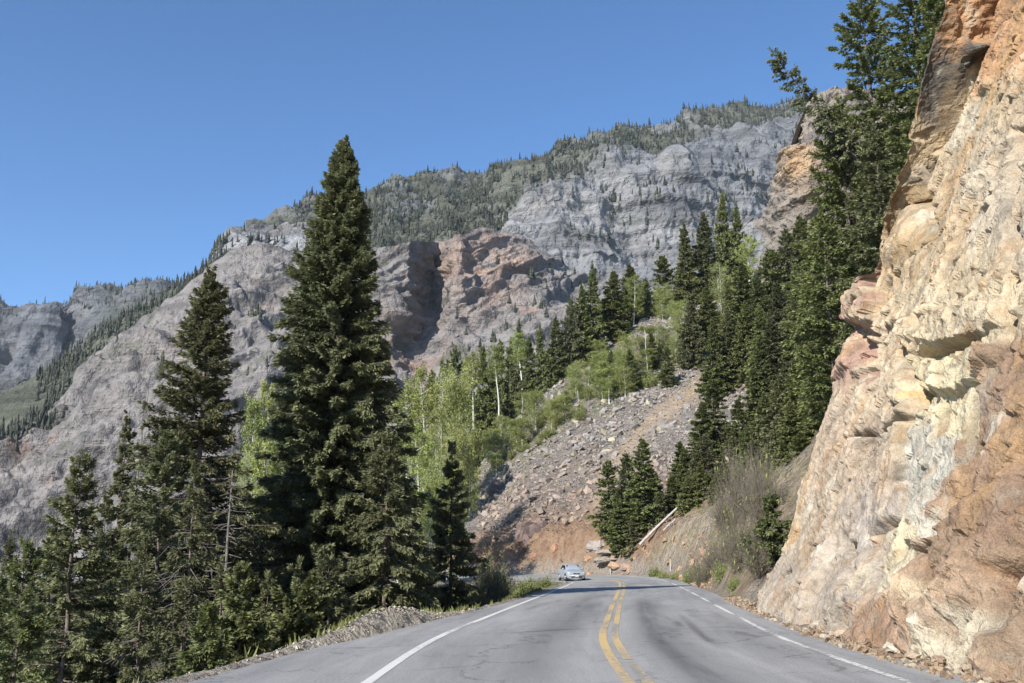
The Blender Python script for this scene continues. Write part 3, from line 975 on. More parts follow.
HILLS['cleft'] = mountain("cliff_wall", [
    [(350, 560, 400), (400, 540, 400), (450, 520, 400), (520, 480, 410), (600, 440, 420), (680, 420, 430)],
    [(350, 440, 500), (395, 425, 500), (415, 410, 505), (450, 385, 505), (520, 350, 515), (600, 345, 530), (680, 350, 540)],
    [(350, 345, 545), (394, 340, 545), (402, 338, 555), (420, 332, 585), (436, 326, 580), (452, 322, 560), (520, 312, 570), (575, 305, 590), (600, 310, 600), (680, 320, 610)],
    [(350, 285, 560), (392, 285, 560), (410, 283, 562), (434, 280, 650), (443, 280, 625), (455, 280, 575), (520, 280, 610), (560, 290, 630), (590, 298, 640), (680, 312, 650)],
    [(350, 252, 570), (395, 246, 570), (412, 241, 572), (438, 243, 665), (446, 242, 640), (457, 237, 590), (480, 228, 620), (520, 236, 640), (560, 266, 655), (590, 288, 665), (680, 300, 680)],
], 360, 230, disp_cleft, col_cleft, MAT['mid_rock'], 200, 40)


def disp_far(P, px, py):
    w_ = np.stack([fbm(P * 0.008, 3, 151 + k) for k in range(3)], -1)
    fa, e1 = facets(P * np.array([0.011, 0.011, 0.006]) + 0.5 * w_, 153, 1.1, 0.4, 0.09)
    fb, e2 = facets(P * np.array([0.035, 0.035, 0.05]) + 0.4 * w_, 155, 1.1, 0.4, 0.12)
    lay = P[:, 2] / 26.0 + 0.9 * fbm(P * 0.004, 3, 157)
    f = lay - np.floor(lay)
    lay2 = P[:, 2] / 7.5 + 1.0 * fbm(P * 0.006, 3, 158)
    f2 = lay2 - np.floor(lay2)
    gul = fbm(np.stack([P[:, 0] * 0.016, P[:, 1] * 0.016, P[:, 2] * 0.0025], -1), 4, 159, ridged=True)
    g2 = fbm(np.stack([P[:, 0] * 0.0075, P[:, 1] * 0.0075, P[:, 2] * 0.0022], -1) + 3, 3, 160, ridged=True)
    fc, _ = facets(P * np.array([0.10, 0.10, 0.14]) + 0.4 * w_, 156, 1.1, 0.4, 0.2)
    g3 = fbm(np.stack([P[:, 0] * 0.05, P[:, 1] * 0.05, P[:, 2] * 0.008], -1) + 9, 4, 162, ridged=True)
    return 26 * g2 + 10 * gul + 4.5 * g3 + 9 * fa + 3.2 * fb + 1.4 * fc - 5.0 * f - 2.2 * f2 + 12 * fbm(P * 0.006, 3, 161) + 2.4 * fbm(P * 0.045, 4, 163)


def col_far(P, px, py, d):
    a = fbm(P * 0.006, 4, 171); b_ = fbm(P * np.array([0.01, 0.01, 0.06]), 4, 173)
    c = np.tile(np.array([0.185, 0.191, 0.203]), (len(P), 1))
    c = lerp(c, (0.265, 0.262, 0.262), sstep(-0.1, 0.3, a))
    c = lerp(c, (0.125, 0.13, 0.145), 0.8 * sstep(0.05, 0.35, b_))
    c = lerp(c, (0.24, 0.225, 0.20), 0.6 * sstep(0.1, 0.4, fbm(P * 0.02, 4, 175)))
    return c


def col_ridge(P, px, py, d):
    c = col_far(P, px, py, d)
    # scrub and soil where the forest stands: above the cliff band and all along the left of it
    f = forest_mask(px, py) * sstep(-0.25, 0.15, fbm(P * 0.012, 4, 177) + 0.1)
    c = lerp(c, (0.095, 0.10, 0.068), 0.85 * f)
    return c


def forest_mask(px, py):
    top = np.interp(px, [330, 400, 500, 560, 610, 680, 740, 800, 850], [190, 175, 175, 168, 148, 128, 112, 103, 98])
    cl = np.interp(px, [330, 480, 505, 530, 575, 620, 660, 720, 760, 850], [300, 262, 238, 196, 176, 158, 148, 133, 122, 112])
    m_ = sstep(-14, -2, cl - py + 2) * sstep(-30, -10, py - top + 20)
    return m_


HILLS['ridge'] = mountain("mountain", [
    [(250, 470, 700), (420, 440, 720), (520, 420, 740), (640, 410, 770), (760, 390, 800), (900, 370, 840)],
    [(250, 330, 840), (420, 300, 850), (515, 276, 870), (600, 276, 890), (690, 262, 920), (760, 228, 960), (900, 215, 980)],
    [(250, 280, 880), (420, 250, 900), (500, 222, 925), (530, 190, 935), (570, 179, 940), (640, 181, 950), (690, 170, 965), (745, 171, 985), (900, 170, 1020)],
    [(250, 250, 960), (420, 215, 1010), (500, 198, 1050), (560, 172, 1050), (600, 160, 1050), (700, 142, 1090), (760, 133, 1120), (900, 122, 1150)],
    [(250, 232, 1050), (300, 222, 1080), (345, 202, 1100), (385, 187, 1140), (408, 177, 1160), (425, 172, 1170), (450, 175, 1175), (475, 181, 1180), (510, 177, 1200), (545, 170, 1220), (585, 160, 1240), (615, 149, 1260), (660, 138, 1280), (700, 125, 1300), (745, 114, 1330), (800, 106, 1350), (900, 98, 1400)],
], 620, 250, disp_far, col_ridge, MAT['far_rock'], 500, 120, keep=0.12)


def disp_back(P, px, py):
    g = -70 * np.exp(-(poly_dist(px, py, np.array([(60, 300), (66, 330), (72, 360), (76, 400)], float)) / 4.5) ** 2)
    return 1.25 * disp_far(P * 0.8 + 900, px, py) + g - 45 * np.exp(-((px - 8) / 9) ** 2 - ((py - 355) / 16) ** 2)


def col_back(P, px, py, d):
    c = col_far(P * 0.8 + 900, px, py, d)
    g = sstep(395, 420, py + 12 * fbm(P * 0.01, 3, 181) - 0.15 * (px - 40)) + 0.7 * sstep(95, 120, px) * sstep(-0.2, 0.2, fbm(P * 0.012, 3, 183))
    return lerp(c * 0.8, (0.075, 0.085, 0.065), np.clip(g, 0, 1) * 0.85)


HILLS['back'] = mountain("mountain", [
    [(-200, 560, 1150), (20, 560, 1150), (120, 520, 1120), (300, 430, 1000)],
    [(-200, 440, 1350), (20, 430, 1350), (80, 420, 1320), (300, 360, 1200)],
    [(-200, 400, 1420), (0, 395, 1420), (55, 390, 1430), (75, 385, 1480), (110, 370, 1400), (300, 330, 1300)],
    [(-200, 318, 1500), (0, 316, 1500), (52, 320, 1500), (66, 320, 1640), (82, 318, 1560), (110, 308, 1540), (180, 300, 1500), (300, 280, 1450)],
    [(-200, 306, 1540), (0, 305, 1540), (28, 308, 1540), (56, 310, 1540), (66, 313, 1700), (76, 304, 1600), (98, 294, 1600), (118, 298, 1590), (150, 303, 1580), (200, 300, 1560), (300, 280, 1500)],
], 420, 220, disp_back, col_back, MAT['far_rock'], 600, 200, keep=0.2)

# wooded shoulder between the pink hill and the far mountain
HILLS['shoulder'] = mountain("hill", [
    [(-60, 480, 620), (60, 420, 640), (160, 370, 650), (300, 330, 660), (400, 330, 700)],
    [(-60, 440, 660), (60, 380, 680), (100, 352, 690), (160, 318, 700), (240, 262, 720), (300, 250, 740), (345, 275, 760), (400, 320, 800)],
    [(-60, 428, 690), (40, 380, 700), (75, 352, 710), (100, 332, 720), (160, 296, 740), (200, 270, 750), (225, 246, 765), (262, 234, 775), (300, 225, 790), (330, 240, 800), (360, 275, 810), (400, 312, 830)],
], 300, 110, lambda P, px, py: 0.6 * disp_far(P + 400, px, py) * (0.3 + 0.7 * sstep(210, 240, px)),
    lambda P, px, py, d: lerp(col_far(P + 400, px, py, d) * 1.1, (0.10, 0.105, 0.07), 0.9 * np.maximum(1 - sstep(205, 225, px), sstep(296, 320, px)) + 0.0), MAT['far_rock'], 300, 100, keep=0.3)

# the near crag above the right-hand trees
HILLS['crag'] = mountain("crag", [
    [(735, 330, 196), (765, 300, 192), (800, 290, 186), (860, 280, 180), (960, 270, 180)],
    [(752, 262, 215), (772, 245, 210), (800, 232, 205), (860, 225, 200), (960, 215, 200)],
    [(768, 222, 225), (780, 202, 220), (790, 190, 214), (806, 185, 206), (860, 175, 205), (960, 170, 205)],
    [(778, 196, 240), (786, 180, 236), (792, 165, 226), (803, 150, 212), (850, 145, 210), (960, 140, 210)],
    [(785, 186, 250), (791, 160, 246), (797, 130, 236), (806, 112, 222), (822, 96, 220), (860, 90, 222), (960, 90, 225)],
], 240, 240, lambda P, px, py: 0.32 * disp_mid(P * 2.6 + 70, px, py) + 0.4 * fbm(P * 0.8, 3, 191),
    lambda P, px, py, d: lerp(lerp(np.tile(np.array([0.26, 0.225, 0.19]), (len(P), 1)), (0.40, 0.26, 0.14), 0.85 * np.exp(-((px - 803) / 16) ** 2 - ((py - 168) / 26) ** 2)),
                              (0.15, 0.14, 0.135), 0.7 * sstep(0.0, 0.3, fbm(P * 0.12, 4, 193))), MAT['mid_rock'], 40, 20, keep=0.6)
# ------------------------------------------------------------------ conifers
def conifer_meshes(kind, H, R, seed, detail=1.0, bare=0.06, shape=0.8, wide_at=0.85, needle='needle', gap=0.12, twig_w=0.05, twig_l=0.36,
                   droop=0.28, dead_low=0.0, per_whorl=6, ragged=0.25, top_up=0.7, trunk_r=None, spacing=0.30):
    """meshes (trunk with its dead limbs, crown, None) of one conifer standing at the origin"""
    rng = np.random.default_rng(seed)
    tr = trunk_r or H * 0.0115
    G = Geo()
    zz = np.linspace(-1.2, H * 0.985, 14)
    lean_x, lean_y = rng.normal(0, 0.006 * H, 2)
    tp = np.stack([lean_x * (zz / H) ** 2 + 0.03 * rng.normal(size=14), lean_y * (zz / H) ** 2 + 0.03 * rng.normal(size=14), zz], -1)
    tube(G, tp, np.maximum(tr * (1 - np.clip(zz, 0, H) / H) ** 0.8, 0.012), 8)
    GT = G
    # branches in whorls
    z, zb, az, LL = H * bare, [], [], []
    sect = rng.uniform(0, 2 * PI, 5)
    sect_amp = rng.uniform(-ragged, ragged, 5) * 0.8
    while z < H * 0.985:
        f = z / H
        t = (1 - f)
        prof = min(1.0, (t / wide_at) ** shape) if t < wide_at else 1.0 - 0.35 * ((t - wide_at) / (1 - wide_at + 1e-6)) ** 1.5
        k = max(3, int(round(per_whorl * (0.75 + 0.5 * rng.random()) * (1 if f < 0.93 else 0.8))))
        a0 = rng.uniform(0, 2 * PI)
        wl = rng.uniform(1 - ragged * 0.6, 1 + ragged * 0.4)
        for j in range(k):
            if rng.random() < gap:
                continue
            a = a0 + j * 2 * PI / k + rng.normal(0, 0.25)
            m_ = 1 + sum(am * math.cos(a - s_ + 3.0 * f * (i + 1)) for i, (s_, am) in enumerate(zip(sect, sect_amp))) * 0.45
            L = 1.22 * R * prof * wl * m_ * rng.uniform(0.62, 1.10)
            zb.append(z + rng.normal(0, spacing * 0.6)); az.append(a); LL.append(max(L, 0.10 + 0.03 * rng.random()))
        z += spacing * (0.75 + 0.5 * rng.random()) * (1.0 if f < 0.8 else 0.72)
    zb = np.array(zb); az = np.array(az); LL = np.array(LL)
    f = np.clip(zb / H, 0, 1)
    a1 = top_up * np.clip((f - 0.55) / 0.45, 0, 1) ** 1.2 + 0.12 - droop * (1 - f) * 1.25 + rng.normal(0, 0.07, len(f))     # slope at the trunk
    a2 = -0.22 * (1 - f) + 0.02 + rng.normal(0, 0.06, len(f))       # sag
    a3 = 0.26 * (1 - f)                                              # tip lift
    ca, sa = np.cos(az), np.sin(az)
    G = Geo()

    def axis_pt(i, t):
        r = LL[i] * t
        hgt = LL[i] * (a1[i] * t + a2[i] * t ** 2 + a3[i] * t ** 3)
        return np.stack([ca[i] * r, sa[i] * r, zb[i] + hgt], -1)
    idx = np.arange(len(LL))
    for t0, t1, r0, r1 in ((0, 0.35, 1, 0.7), (0.35, 0.7, 0.7, 0.42), (0.7, 0.98, 0.42, 0.12)):
        rr = 0.012 + 0.011 * LL
        thin_sticks(G, axis_pt(idx, t0), axis_pt(idx, t1), rr * r0, rr * r1, 1)
    # twigs
    dens = detail
    nt_ = np.maximum((LL * 46 * dens + 12 * dens).astype(int), 6)
    bi = np.repeat(idx, nt_)
    n = len(bi)
    t = 0.10 + 0.90 * rng.random(n) ** 0.72
    base = axis_pt(bi, t)
    base[:, 2] += rng.normal(0, 0.05, n) - 0.06 * rng.random(n) * LL[bi]
    side = np.where(rng.random(n) < 0.5, -1.0, 1.0)
    ang = side * rng.uniform(0.35, 1.15, n) * (1 - 0.55 * t ** 3)
    slope = a1[bi] + 2 * a2[bi] * t + 3 * a3[bi] * t * t
    tl = np.minimum(twig_l * rng.uniform(0.55, 1.25, n), 0.10 + LL[bi] * (0.20 + 0.42 * (1 - t)))
    dirh = np.stack([np.cos(az[bi] + ang), np.sin(az[bi] + ang)], -1)
    pit = slope * np.cos(ang) - rng.uniform(-0.25, 0.95, n) * (1 - 0.45 * f[bi])
    d = np.stack([dirh[:, 0], dirh[:, 1], pit], -1)
    d /= np.linalg.norm(d, axis=1, keepdims=True)
    # two short sprays per twig: one along it, one forking off
    rnd = rng.normal(size=(n, 3))
    sd = np.cross(d, np.array([0, 0, 1.0]) + 0.75 * rnd * 0.6)
    sd /= np.linalg.norm(sd, axis=1, keepdims=True) + 1e-9
    wdt = (twig_w * rng.uniform(0.7, 1.3, n))[:, None]
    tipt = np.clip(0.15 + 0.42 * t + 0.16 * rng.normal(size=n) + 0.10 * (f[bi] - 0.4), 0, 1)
    tl_ = tl[:, None]
    sag = np.array([0, 0, -1.0]) * (tl_ * rng.uniform(0, 0.22, n)[:, None])

    def spray(b, d, s, l, w_, tip, lo, hi):
        V = np.stack([b, b + d * l * 0.45 + s * w_ + 0.3 * tip, b + d * l + tip, b + d * l * 0.45 - s * w_ + 0.3 * tip], 1)
        T = np.stack([lo, 0.5 * (lo + hi), hi, 0.5 * (lo + hi)], 1)
        k = len(b)
        G.add(V.reshape(-1, 3), np.arange(4 * k).reshape(k, 4), 0, T.ravel())
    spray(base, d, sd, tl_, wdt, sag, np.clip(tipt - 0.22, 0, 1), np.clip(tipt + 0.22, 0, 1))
    d2 = d + 0.9 * sd * np.where(rng.random(n) < 0.5, -1, 1)[:, None] + 0.25 * rng.normal(size=(n, 3))
    d2 /= np.linalg.norm(d2, axis=1, keepdims=True)
    s2 = np.cross(d2, rng.normal(size=(n, 3))); s2 /= np.linalg.norm(s2, axis=1, keepdims=True) + 1e-9
    spray(base + d * tl_ * 0.30, d2, s2, tl_ * 0.62, wdt * 0.9, sag * 0.5, np.clip(tipt - 0.2, 0, 1), np.clip(tipt + 0.15, 0, 1))
    # leader
    k = 26
    zt = H * rng.uniform(0.95, 1.0, k)
    th = rng.uniform(0, 2 * PI, k)
    b0 = np.stack([0 * zt, 0 * zt, zt], -1)
    dd = np.stack([np.cos(th) * 0.7, np.sin(th) * 0.7, 0 * th + 0.9], -1)
    ss = np.cross(dd, np.array([0, 0, 1.0]))
    spray(b0, dd, ss, np.full((k, 1), 0.26), np.full((k, 1), 0.035), np.zeros((k, 3)), np.full(k, 0.4), np.full(k, 0.7))
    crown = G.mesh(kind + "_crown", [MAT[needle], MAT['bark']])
    if dead_low > 0:
        G = GT
        nb = int(70 * dead_low)
        zb2 = H * (0.04 + (bare + dead_low * 0.5) * rng.random(nb) ** 0.8)
        a = rng.uniform(0, 2 * PI, nb)
        L = R * rng.uniform(0.35, 0.95, nb)
        b0 = np.stack([0.0 * a, 0.0 * a, zb2], -1)
        d0 = np.stack([np.cos(a), np.sin(a), rng.uniform(-0.5, 0.05, nb)], -1)
        p1 = b0 + d0 * (L * 0.55)[:, None]
        p2 = p1 + (d0 + 0.25 * rng.normal(size=(nb, 3)) + [0, 0, -0.15]) * (L * 0.5)[:, None]
        thin_sticks(G, b0, p1, 0.022, 0.014, 1)
        thin_sticks(G, p1, p2, 0.014, 0.005, 1)
        for q in range(5):
            o = b0 + (p2 - b0) * rng.uniform(0.3, 0.95, nb)[:, None]
            e = o + (d0 + 0.8 * rng.normal(size=(nb, 3)) + [0, 0, -0.3]) * (L * 0.22)[:, None]
            thin_sticks(G, o, e, 0.008, 0.003, 1)
    trunk = GT.mesh(kind + "_trunk", [MAT['bark'], MAT['greydead']], True)
    return trunk, crown, None


def place_conifer(me3, name, x, y, H0, Rx, px_label, cat='tree', group=None, Ht=None, z=None, rz=None, xy=1.0, tilt=None):
    z = gz(x, y) if z is None else z
    s = (Ht or H0) / H0
    e = empty(name, (x, y, z - 0.1), px_label, cat, group, rz if rz is not None else random.uniform(0, 2 * PI))
    e.scale = (s * xy, s * xy, s)
    if tilt:
        e.rotation_euler = tilt
    link("trunk", me3[0], e)
    link("crown", me3[1], e)
    if me3[2] is not None:
        link("dead_branches", me3[2], e)
    return e


def hero(px, top, Y, rpx, label, seed, name="spruce_tree", z=None, **kw):
    """a tree with meshes of its own: seen axis px, top row, ground distance, crown radius in photo pixels"""
    x, y, zt = at(px, top, Y)
    zg = gz(x, y) if z is None else z
    H = zt - zg + 0.1
    R = 1.12 * rpx * Y / F_PX
    if 'twig_w' not in kw and 'twig_l' not in kw:
        kw['twig_w'], kw['twig_l'] = 0.00092 * Y, 0.0068 * Y
        kw['detail'] = kw.get('detail', 1.0) * min(max(58.0 / Y, 1.0), 2.2)
    me = conifer_meshes(name, H, R, seed, **kw)
    return place_conifer(me, name, x, y, H, R, label, z=zg, rz=0.0)


# --- the trees between the road and the canyon
hero(345, 138, 44.0, 70, "tallest dark spruce rising into the sky on the left side of the road", 11, detail=1.25, bare=0.03, shape=0.80, wide_at=0.80, gap=0.05, ragged=0.16,
     per_whorl=12, spacing=0.24, droop=0.36)
hero(212, 268, 39.0, 68, "open-crowned conifer left of the tallest spruce, dead grey limbs below", 12, detail=0.85, bare=0.08, shape=0.8, wide_at=0.75, gap=0.07, ragged=0.40,
     per_whorl=9, spacing=0.28, droop=0.30, dead_low=0.9)
hero(388, 432, 40.5, 44, "spruce with long drooping lighter branches in front of the tallest spruce", 13, detail=1.1, bare=0.04, shape=0.75, wide_at=0.85, gap=0.18, ragged=0.35, droop=0.55,
     per_whorl=7, spacing=0.30)
hero(452, 446, 47.5, 30, "short black-green spruce standing in the shade to the right of the tallest spruce", 14, detail=1.0, bare=0.08, shape=0.85, wide_at=0.9, gap=0.15, ragged=0.25, droop=0.35)
hero(83, 452, 31.0, 50, "medium spruce with a pointed top at the lower left corner", 15, detail=1.0, bare=0.05, shape=0.75, wide_at=0.75, gap=0.12, ragged=0.3)
hero(128, 415, 43.0, 17, "thin sparse spruce beside the bare snag", 16, detail=0.9, bare=0.12, shape=0.6, wide_at=0.7, gap=0.25, ragged=0.4)
hero(166, 436, 34.0, 44, "broad spruce with a tall bare trunk below its crown left of the open conifer", 17, detail=0.9, bare=0.22, shape=0.7, wide_at=0.65, gap=0.1, ragged=0.35, dead_low=0.7)
hero(108, 492, 36.0, 34, "slim dark spruce between the pointed spruce and the thin sparse spruce", 18, detail=0.8, bare=0.12, gap=0.2, ragged=0.3, dead_low=0.4)
hero(196, 470, 31.0, 42, "dark spruce full of dead twigs under the open conifer", 19, detail=0.7, bare=0.25, gap=0.3, ragged=0.4, dead_low=1.0)
hero(246, 490, 46.0, 40, "shaded spruce with bare lower trunk between the two tallest trees", 20, detail=0.7, bare=0.35, gap=0.25, ragged=0.35, dead_low=0.8)
hero(275, 500, 50.0, 22, "thin shaded fir close to the left side of the tallest spruce", 21, detail=0.7, bare=0.40, gap=0.25, ragged=0.3, dead_low=0.6)
hero(28, 545, 26.0, 40, "yellowish pine with a rounded top at the left edge of the photo", 22, name="pine_tree", detail=1.0, bare=0.06, shape=0.6, wide_at=0.7, gap=0.2, ragged=0.35, needle='pine', droop=0.0)
hero(-8, 578, 23.0, 40, "olive pine cut by the left edge of the photo", 23, name="pine_tree", detail=0.9, bare=0.06, shape=0.6, wide_at=0.7, gap=0.2, ragged=0.35, needle='pine', droop=0.0)
hero(55, 520, 39.0, 36, "dark spruce half hidden behind the yellowish pine", 24, detail=0.8, bare=0.1, gap=0.2, ragged=0.3)
hero(146, 540, 27.5, 34, "low dark fir in front of the bare lower trunks", 25, detail=0.7, bare=0.25, gap=0.3, ragged=0.4, dead_low=0.6)
hero(312, 440, 49.0, 34, "dark spruce standing just behind the left flank of the tallest spruce", 26, detail=0.8, bare=0.1, gap=0.15, ragged=0.3)
hero(415, 520, 45.0, 26, "small dark spruce squeezed between the drooping spruce and the shaded one", 27, detail=0.9, bare=0.06, gap=0.15, ragged=0.3)
for q, (px, top, Y, r) in enumerate([(-14, 545, 52, 26), (12, 530, 56, 26), (40, 545, 48, 25), (70, 520, 52, 25), (98, 530, 46, 26), (122, 518, 50, 24), (146, 505, 47, 25), (176, 520, 44, 26), (204, 510, 48, 26), (232, 520, 44, 26),
                                      (262, 540, 42, 24), (290, 530, 46, 24), (304, 515, 52, 24), (20, 585, 34, 30), (66, 590, 32, 30), (112, 585, 32, 30), (186, 580, 30, 28), (222, 575, 30, 26), (268, 575, 32, 26), (300, 560, 38, 24), (370, 560, 43, 24), (430, 560, 52, 20)]):
    hero(px, top, Y, r, "dim conifer deep among the left-hand trees, only partly seen", 60 + q, name="conifer", detail=0.6, bare=0.06, gap=0.15, ragged=0.3, spacing=0.36)["group"] = "dim conifers deep among the left-hand trees"
# young trees on the road edge
hero(243, 570, 21.5, 30, "blue-green young pine on the pull-out edge, tallest of the roadside saplings", 31, name="pine_sapling", detail=2.2, bare=0.02, shape=0.7, wide_at=0.85, gap=0.12, ragged=0.35, needle='pine', droop=-0.1,
     twig_l=0.22, twig_w=0.035, spacing=0.24)
hero(300, 596, 23.5, 36, "bushy yellow-green pine sapling at the foot of the tallest spruce", 32, name="pine_sapling", detail=2.2, bare=0.02, shape=0.55, wide_at=0.8, gap=0.1, ragged=0.35, needle='pine', droop=-0.2, twig_l=0.22, twig_w=0.04,
     spacing=0.22)
hero(208, 618, 19.5, 20, "smallest pine sapling, leftmost on the edge of the pull-out", 33, name="pine_sapling", detail=2.2, bare=0.02, shape=0.7, wide_at=0.85, gap=0.15, ragged=0.35, needle='pine', droop=-0.1, twig_l=0.2, twig_w=0.032,
     spacing=0.2)
hero(330, 560, 33.0, 34, "low dark fir filling the foot of the tallest spruce above the gravel berm", 34, name="fir_tree", detail=1.2, bare=0.03, shape=0.6, wide_at=0.8, gap=0.1, ragged=0.3)

# --- conifers on the right-hand slope: shared tree shapes
PROTO = []
for q, (R, kw) in enumerate([(2.6, dict(shape=0.8, wide_at=0.8)), (2.2, dict(shape=0.75, wide_at=0.75, gap=0.2)), (2.9, dict(shape=0.9, wide_at=0.85, ragged=0.35)), (1.9, dict(shape=0.7, wide_at=0.7, gap=0.22)),
                             (3.2, dict(shape=0.7, wide_at=0.7, droop=0.1, gap=0.2, ragged=0.35)), (2.4, dict(shape=0.65, wide_at=0.65, gap=0.28, ragged=0.45))]):
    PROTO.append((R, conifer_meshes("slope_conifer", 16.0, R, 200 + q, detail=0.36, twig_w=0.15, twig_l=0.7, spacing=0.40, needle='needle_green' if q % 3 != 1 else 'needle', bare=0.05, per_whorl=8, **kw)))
pk = [0]


def slope_tree(px, top, Y, rpx, label, group=None, proto=None, name="conifer", minh=3.0, deep=0.0):
    """stand a shared tree shape on the hillside so that its tip is seen at (px, top) and it is about five radii tall"""
    r_ = np.array(at(px, top, 1.0)) - np.array([0, 0, EYE])
    Ys = np.arange(45, Y + 30, 0.5)
    above = EYE + r_[2] * Ys - ground_z(r_[0] * Ys, Ys, False)
    ratio = above / (rpx * Ys / F_PX)
    foot = np.interp(px, [600, 625, 650, 690, 730, 780, 830], [562, 556, 520, 478, 448, 420, 400])
    _, bpy_ = to_px(np.stack([r_[0] * Ys, Ys, EYE + r_[2] * Ys - above], -1))
    ok_ = np.where((ratio > 3.3) & (ratio < 8.5) & (np.abs(Ys - Y) < 40) & ((bpy_ < foot) | (px < 600)))[0]
    if len(ok_):
        Y = float(Ys[ok_[np.argmin(np.abs(ratio[ok_] - 5.4) + 0.01 * np.abs(Ys[ok_] - Y))]])
    x, y, zt = at(px, top, Y)
    zg = gz(x, y) - deep
    H = zt - zg
    lim = 4.4 * rpx * Y / F_PX
    if H < lim:
        zg = zt - lim; H = lim
    pk[0] += 1
    R, me = PROTO[(pk[0] * 5 + pk[0] // 4) % len(PROTO) if proto is None else proto]
    s = H / 16.0
    rw = 1.0 * rpx * Y / F_PX
    return place_conifer(me, name, x, y, 16.0, R, label, 'tree', group, Ht=H, z=zg, xy=float(np.clip(rw / (R * s), 0.6, 1.5)))


G_LOW = "conifers crowded on the slope right of the road"
# near clump by the bend
for px, top, Y, r, lab in [(608, 459, 104, 14, "leftmost conifer of the clump at the bend above the orange bank"),
                           (626, 452, 108, 15, "second conifer from the left in the clump at the bend"),
                           (642, 437, 110, 17, "tallest conifer of the clump at the bend"),
                           (618, 490, 101, 14, "short conifer at the foot of the bend clump, beside the flat overhanging rock"),
                           (656, 470, 106, 16, "rightmost conifer of the bend clump above the fallen log"),
                           (636, 500, 101, 15, "low bushy conifer in the middle foot of the bend clump")]:
    slope_tree(px, top, Y, r, lab, "conifer clump at the bend")
near_right = [(702, 400, 112, 16), (680, 440, 110, 14), (712, 378, 116, 17), (704, 434, 100, 18), (738, 398, 104, 20), (722, 452, 92, 19), (746, 424, 94, 20),
              (770, 318, 104, 21), (688, 474, 98, 15), (764, 392, 90, 21), (778, 345, 86, 22), (792, 300, 92, 24), (776, 424, 80, 21), (800, 345, 76, 24), (740, 474, 84, 17), (812, 268, 88, 24), (820, 320, 70, 25), (790, 400, 70, 22),
              (800, 430, 62, 20), (660, 492, 100, 12)]
for px, top, Y, r in near_right:
    slope_tree(px, top, Y, r, "green conifer in the dense stand between the bend and the pale cliff", G_LOW)
for px, top, Y, r in [(684, 448, 104, 16), (700, 462, 98, 17), (716, 470, 92, 17), (752, 440, 82, 19), (760, 334, 112, 19), (784, 322, 98, 22), (806, 300, 84, 24), (782, 372, 80, 22), (672, 475, 102, 14), (815, 370, 66, 24)]:
    slope_tree(px, top, Y, r, "green conifer in the dense stand between the bend and the pale cliff", G_LOW)
# higher on the slope, behind
G_UP = "conifers on the upper slope below the crag"
for px, top, Y, r in [(712, 317, 150, 15), (728, 311, 152, 14), (745, 300, 148, 16), (757, 275, 160, 17), (770, 248, 165, 18), (785, 228, 168, 18), (742, 262, 170, 15), (800, 215, 160, 19),
                      (728, 280, 165, 14), (776, 282, 140, 18), (760, 305, 135, 17), (795, 262, 130, 20), (812, 235, 130, 20), (690, 300, 166, 13), (706, 286, 168, 13), (716, 255, 178, 13)]:
    slope_tree(px, top, Y, r, "conifer high on the wooded slope below the orange crag", G_UP)
# crest line, each seen against the grey mountain wall
for px, top, Y, r, lab in [(684, 221, 182, 14, "tallest narrow conifer on the crest line against the grey mountain wall"),
                           (703, 212, 184, 14, "narrow crest conifer just right of the tallest crest conifer"),
                           (722, 190, 192, 13, "dark crest conifer below the left foot of the orange crag"),
                           (736, 205, 192, 11, "thin crest conifer touching the crag on its left side"),
                           (662, 255, 178, 15, "broad crest conifer above the pale aspens in mid slope"),
                           (645, 278, 172, 11, "short crest conifer between two broader ones"),
                           (630, 264, 172, 14, "rounded crest conifer behind the bent aspen"),
                           (613, 270, 170, 14, "crest conifer left of the bent aspen"),
                           (592, 261, 168, 13, "left end conifer of the tall crest row, at the reddish gully"),
                           (611, 350, 150, 8, "small lone conifer on the green band of the talus, left of a pair"),
                           (629, 348, 151, 9, "small lone conifer on the green band of the talus, right of a pair"),
                           (651, 332, 160, 7, "tiny conifer at the upper end of the green talus band"),
                           (667, 346, 152, 8, "tiny conifer on bare talus next to the dense stand")]:
    slope_tree(px, top, Y, r, lab, "crest conifers", name="conifer")
G_GULLY = "conifers along the gully below the pink cliff wall"
for px, top, Y, r in [(571, 298, 176, 12), (582, 284, 176, 12), (556, 316, 178, 11), (540, 322, 176, 11), (519, 320, 172, 11), (500, 338, 172, 11), (483, 344, 172, 12), (468, 355, 176, 11), (455, 347, 182, 11), (443, 358, 186, 11),
                      (529, 336, 178, 10), (511, 336, 180, 10), (492, 358, 176, 10), (432, 368, 190, 10)]:
    slope_tree(px, top, Y, r, "dark conifer in the row along the gully below the pink cliff wall", G_GULLY, deep=4)
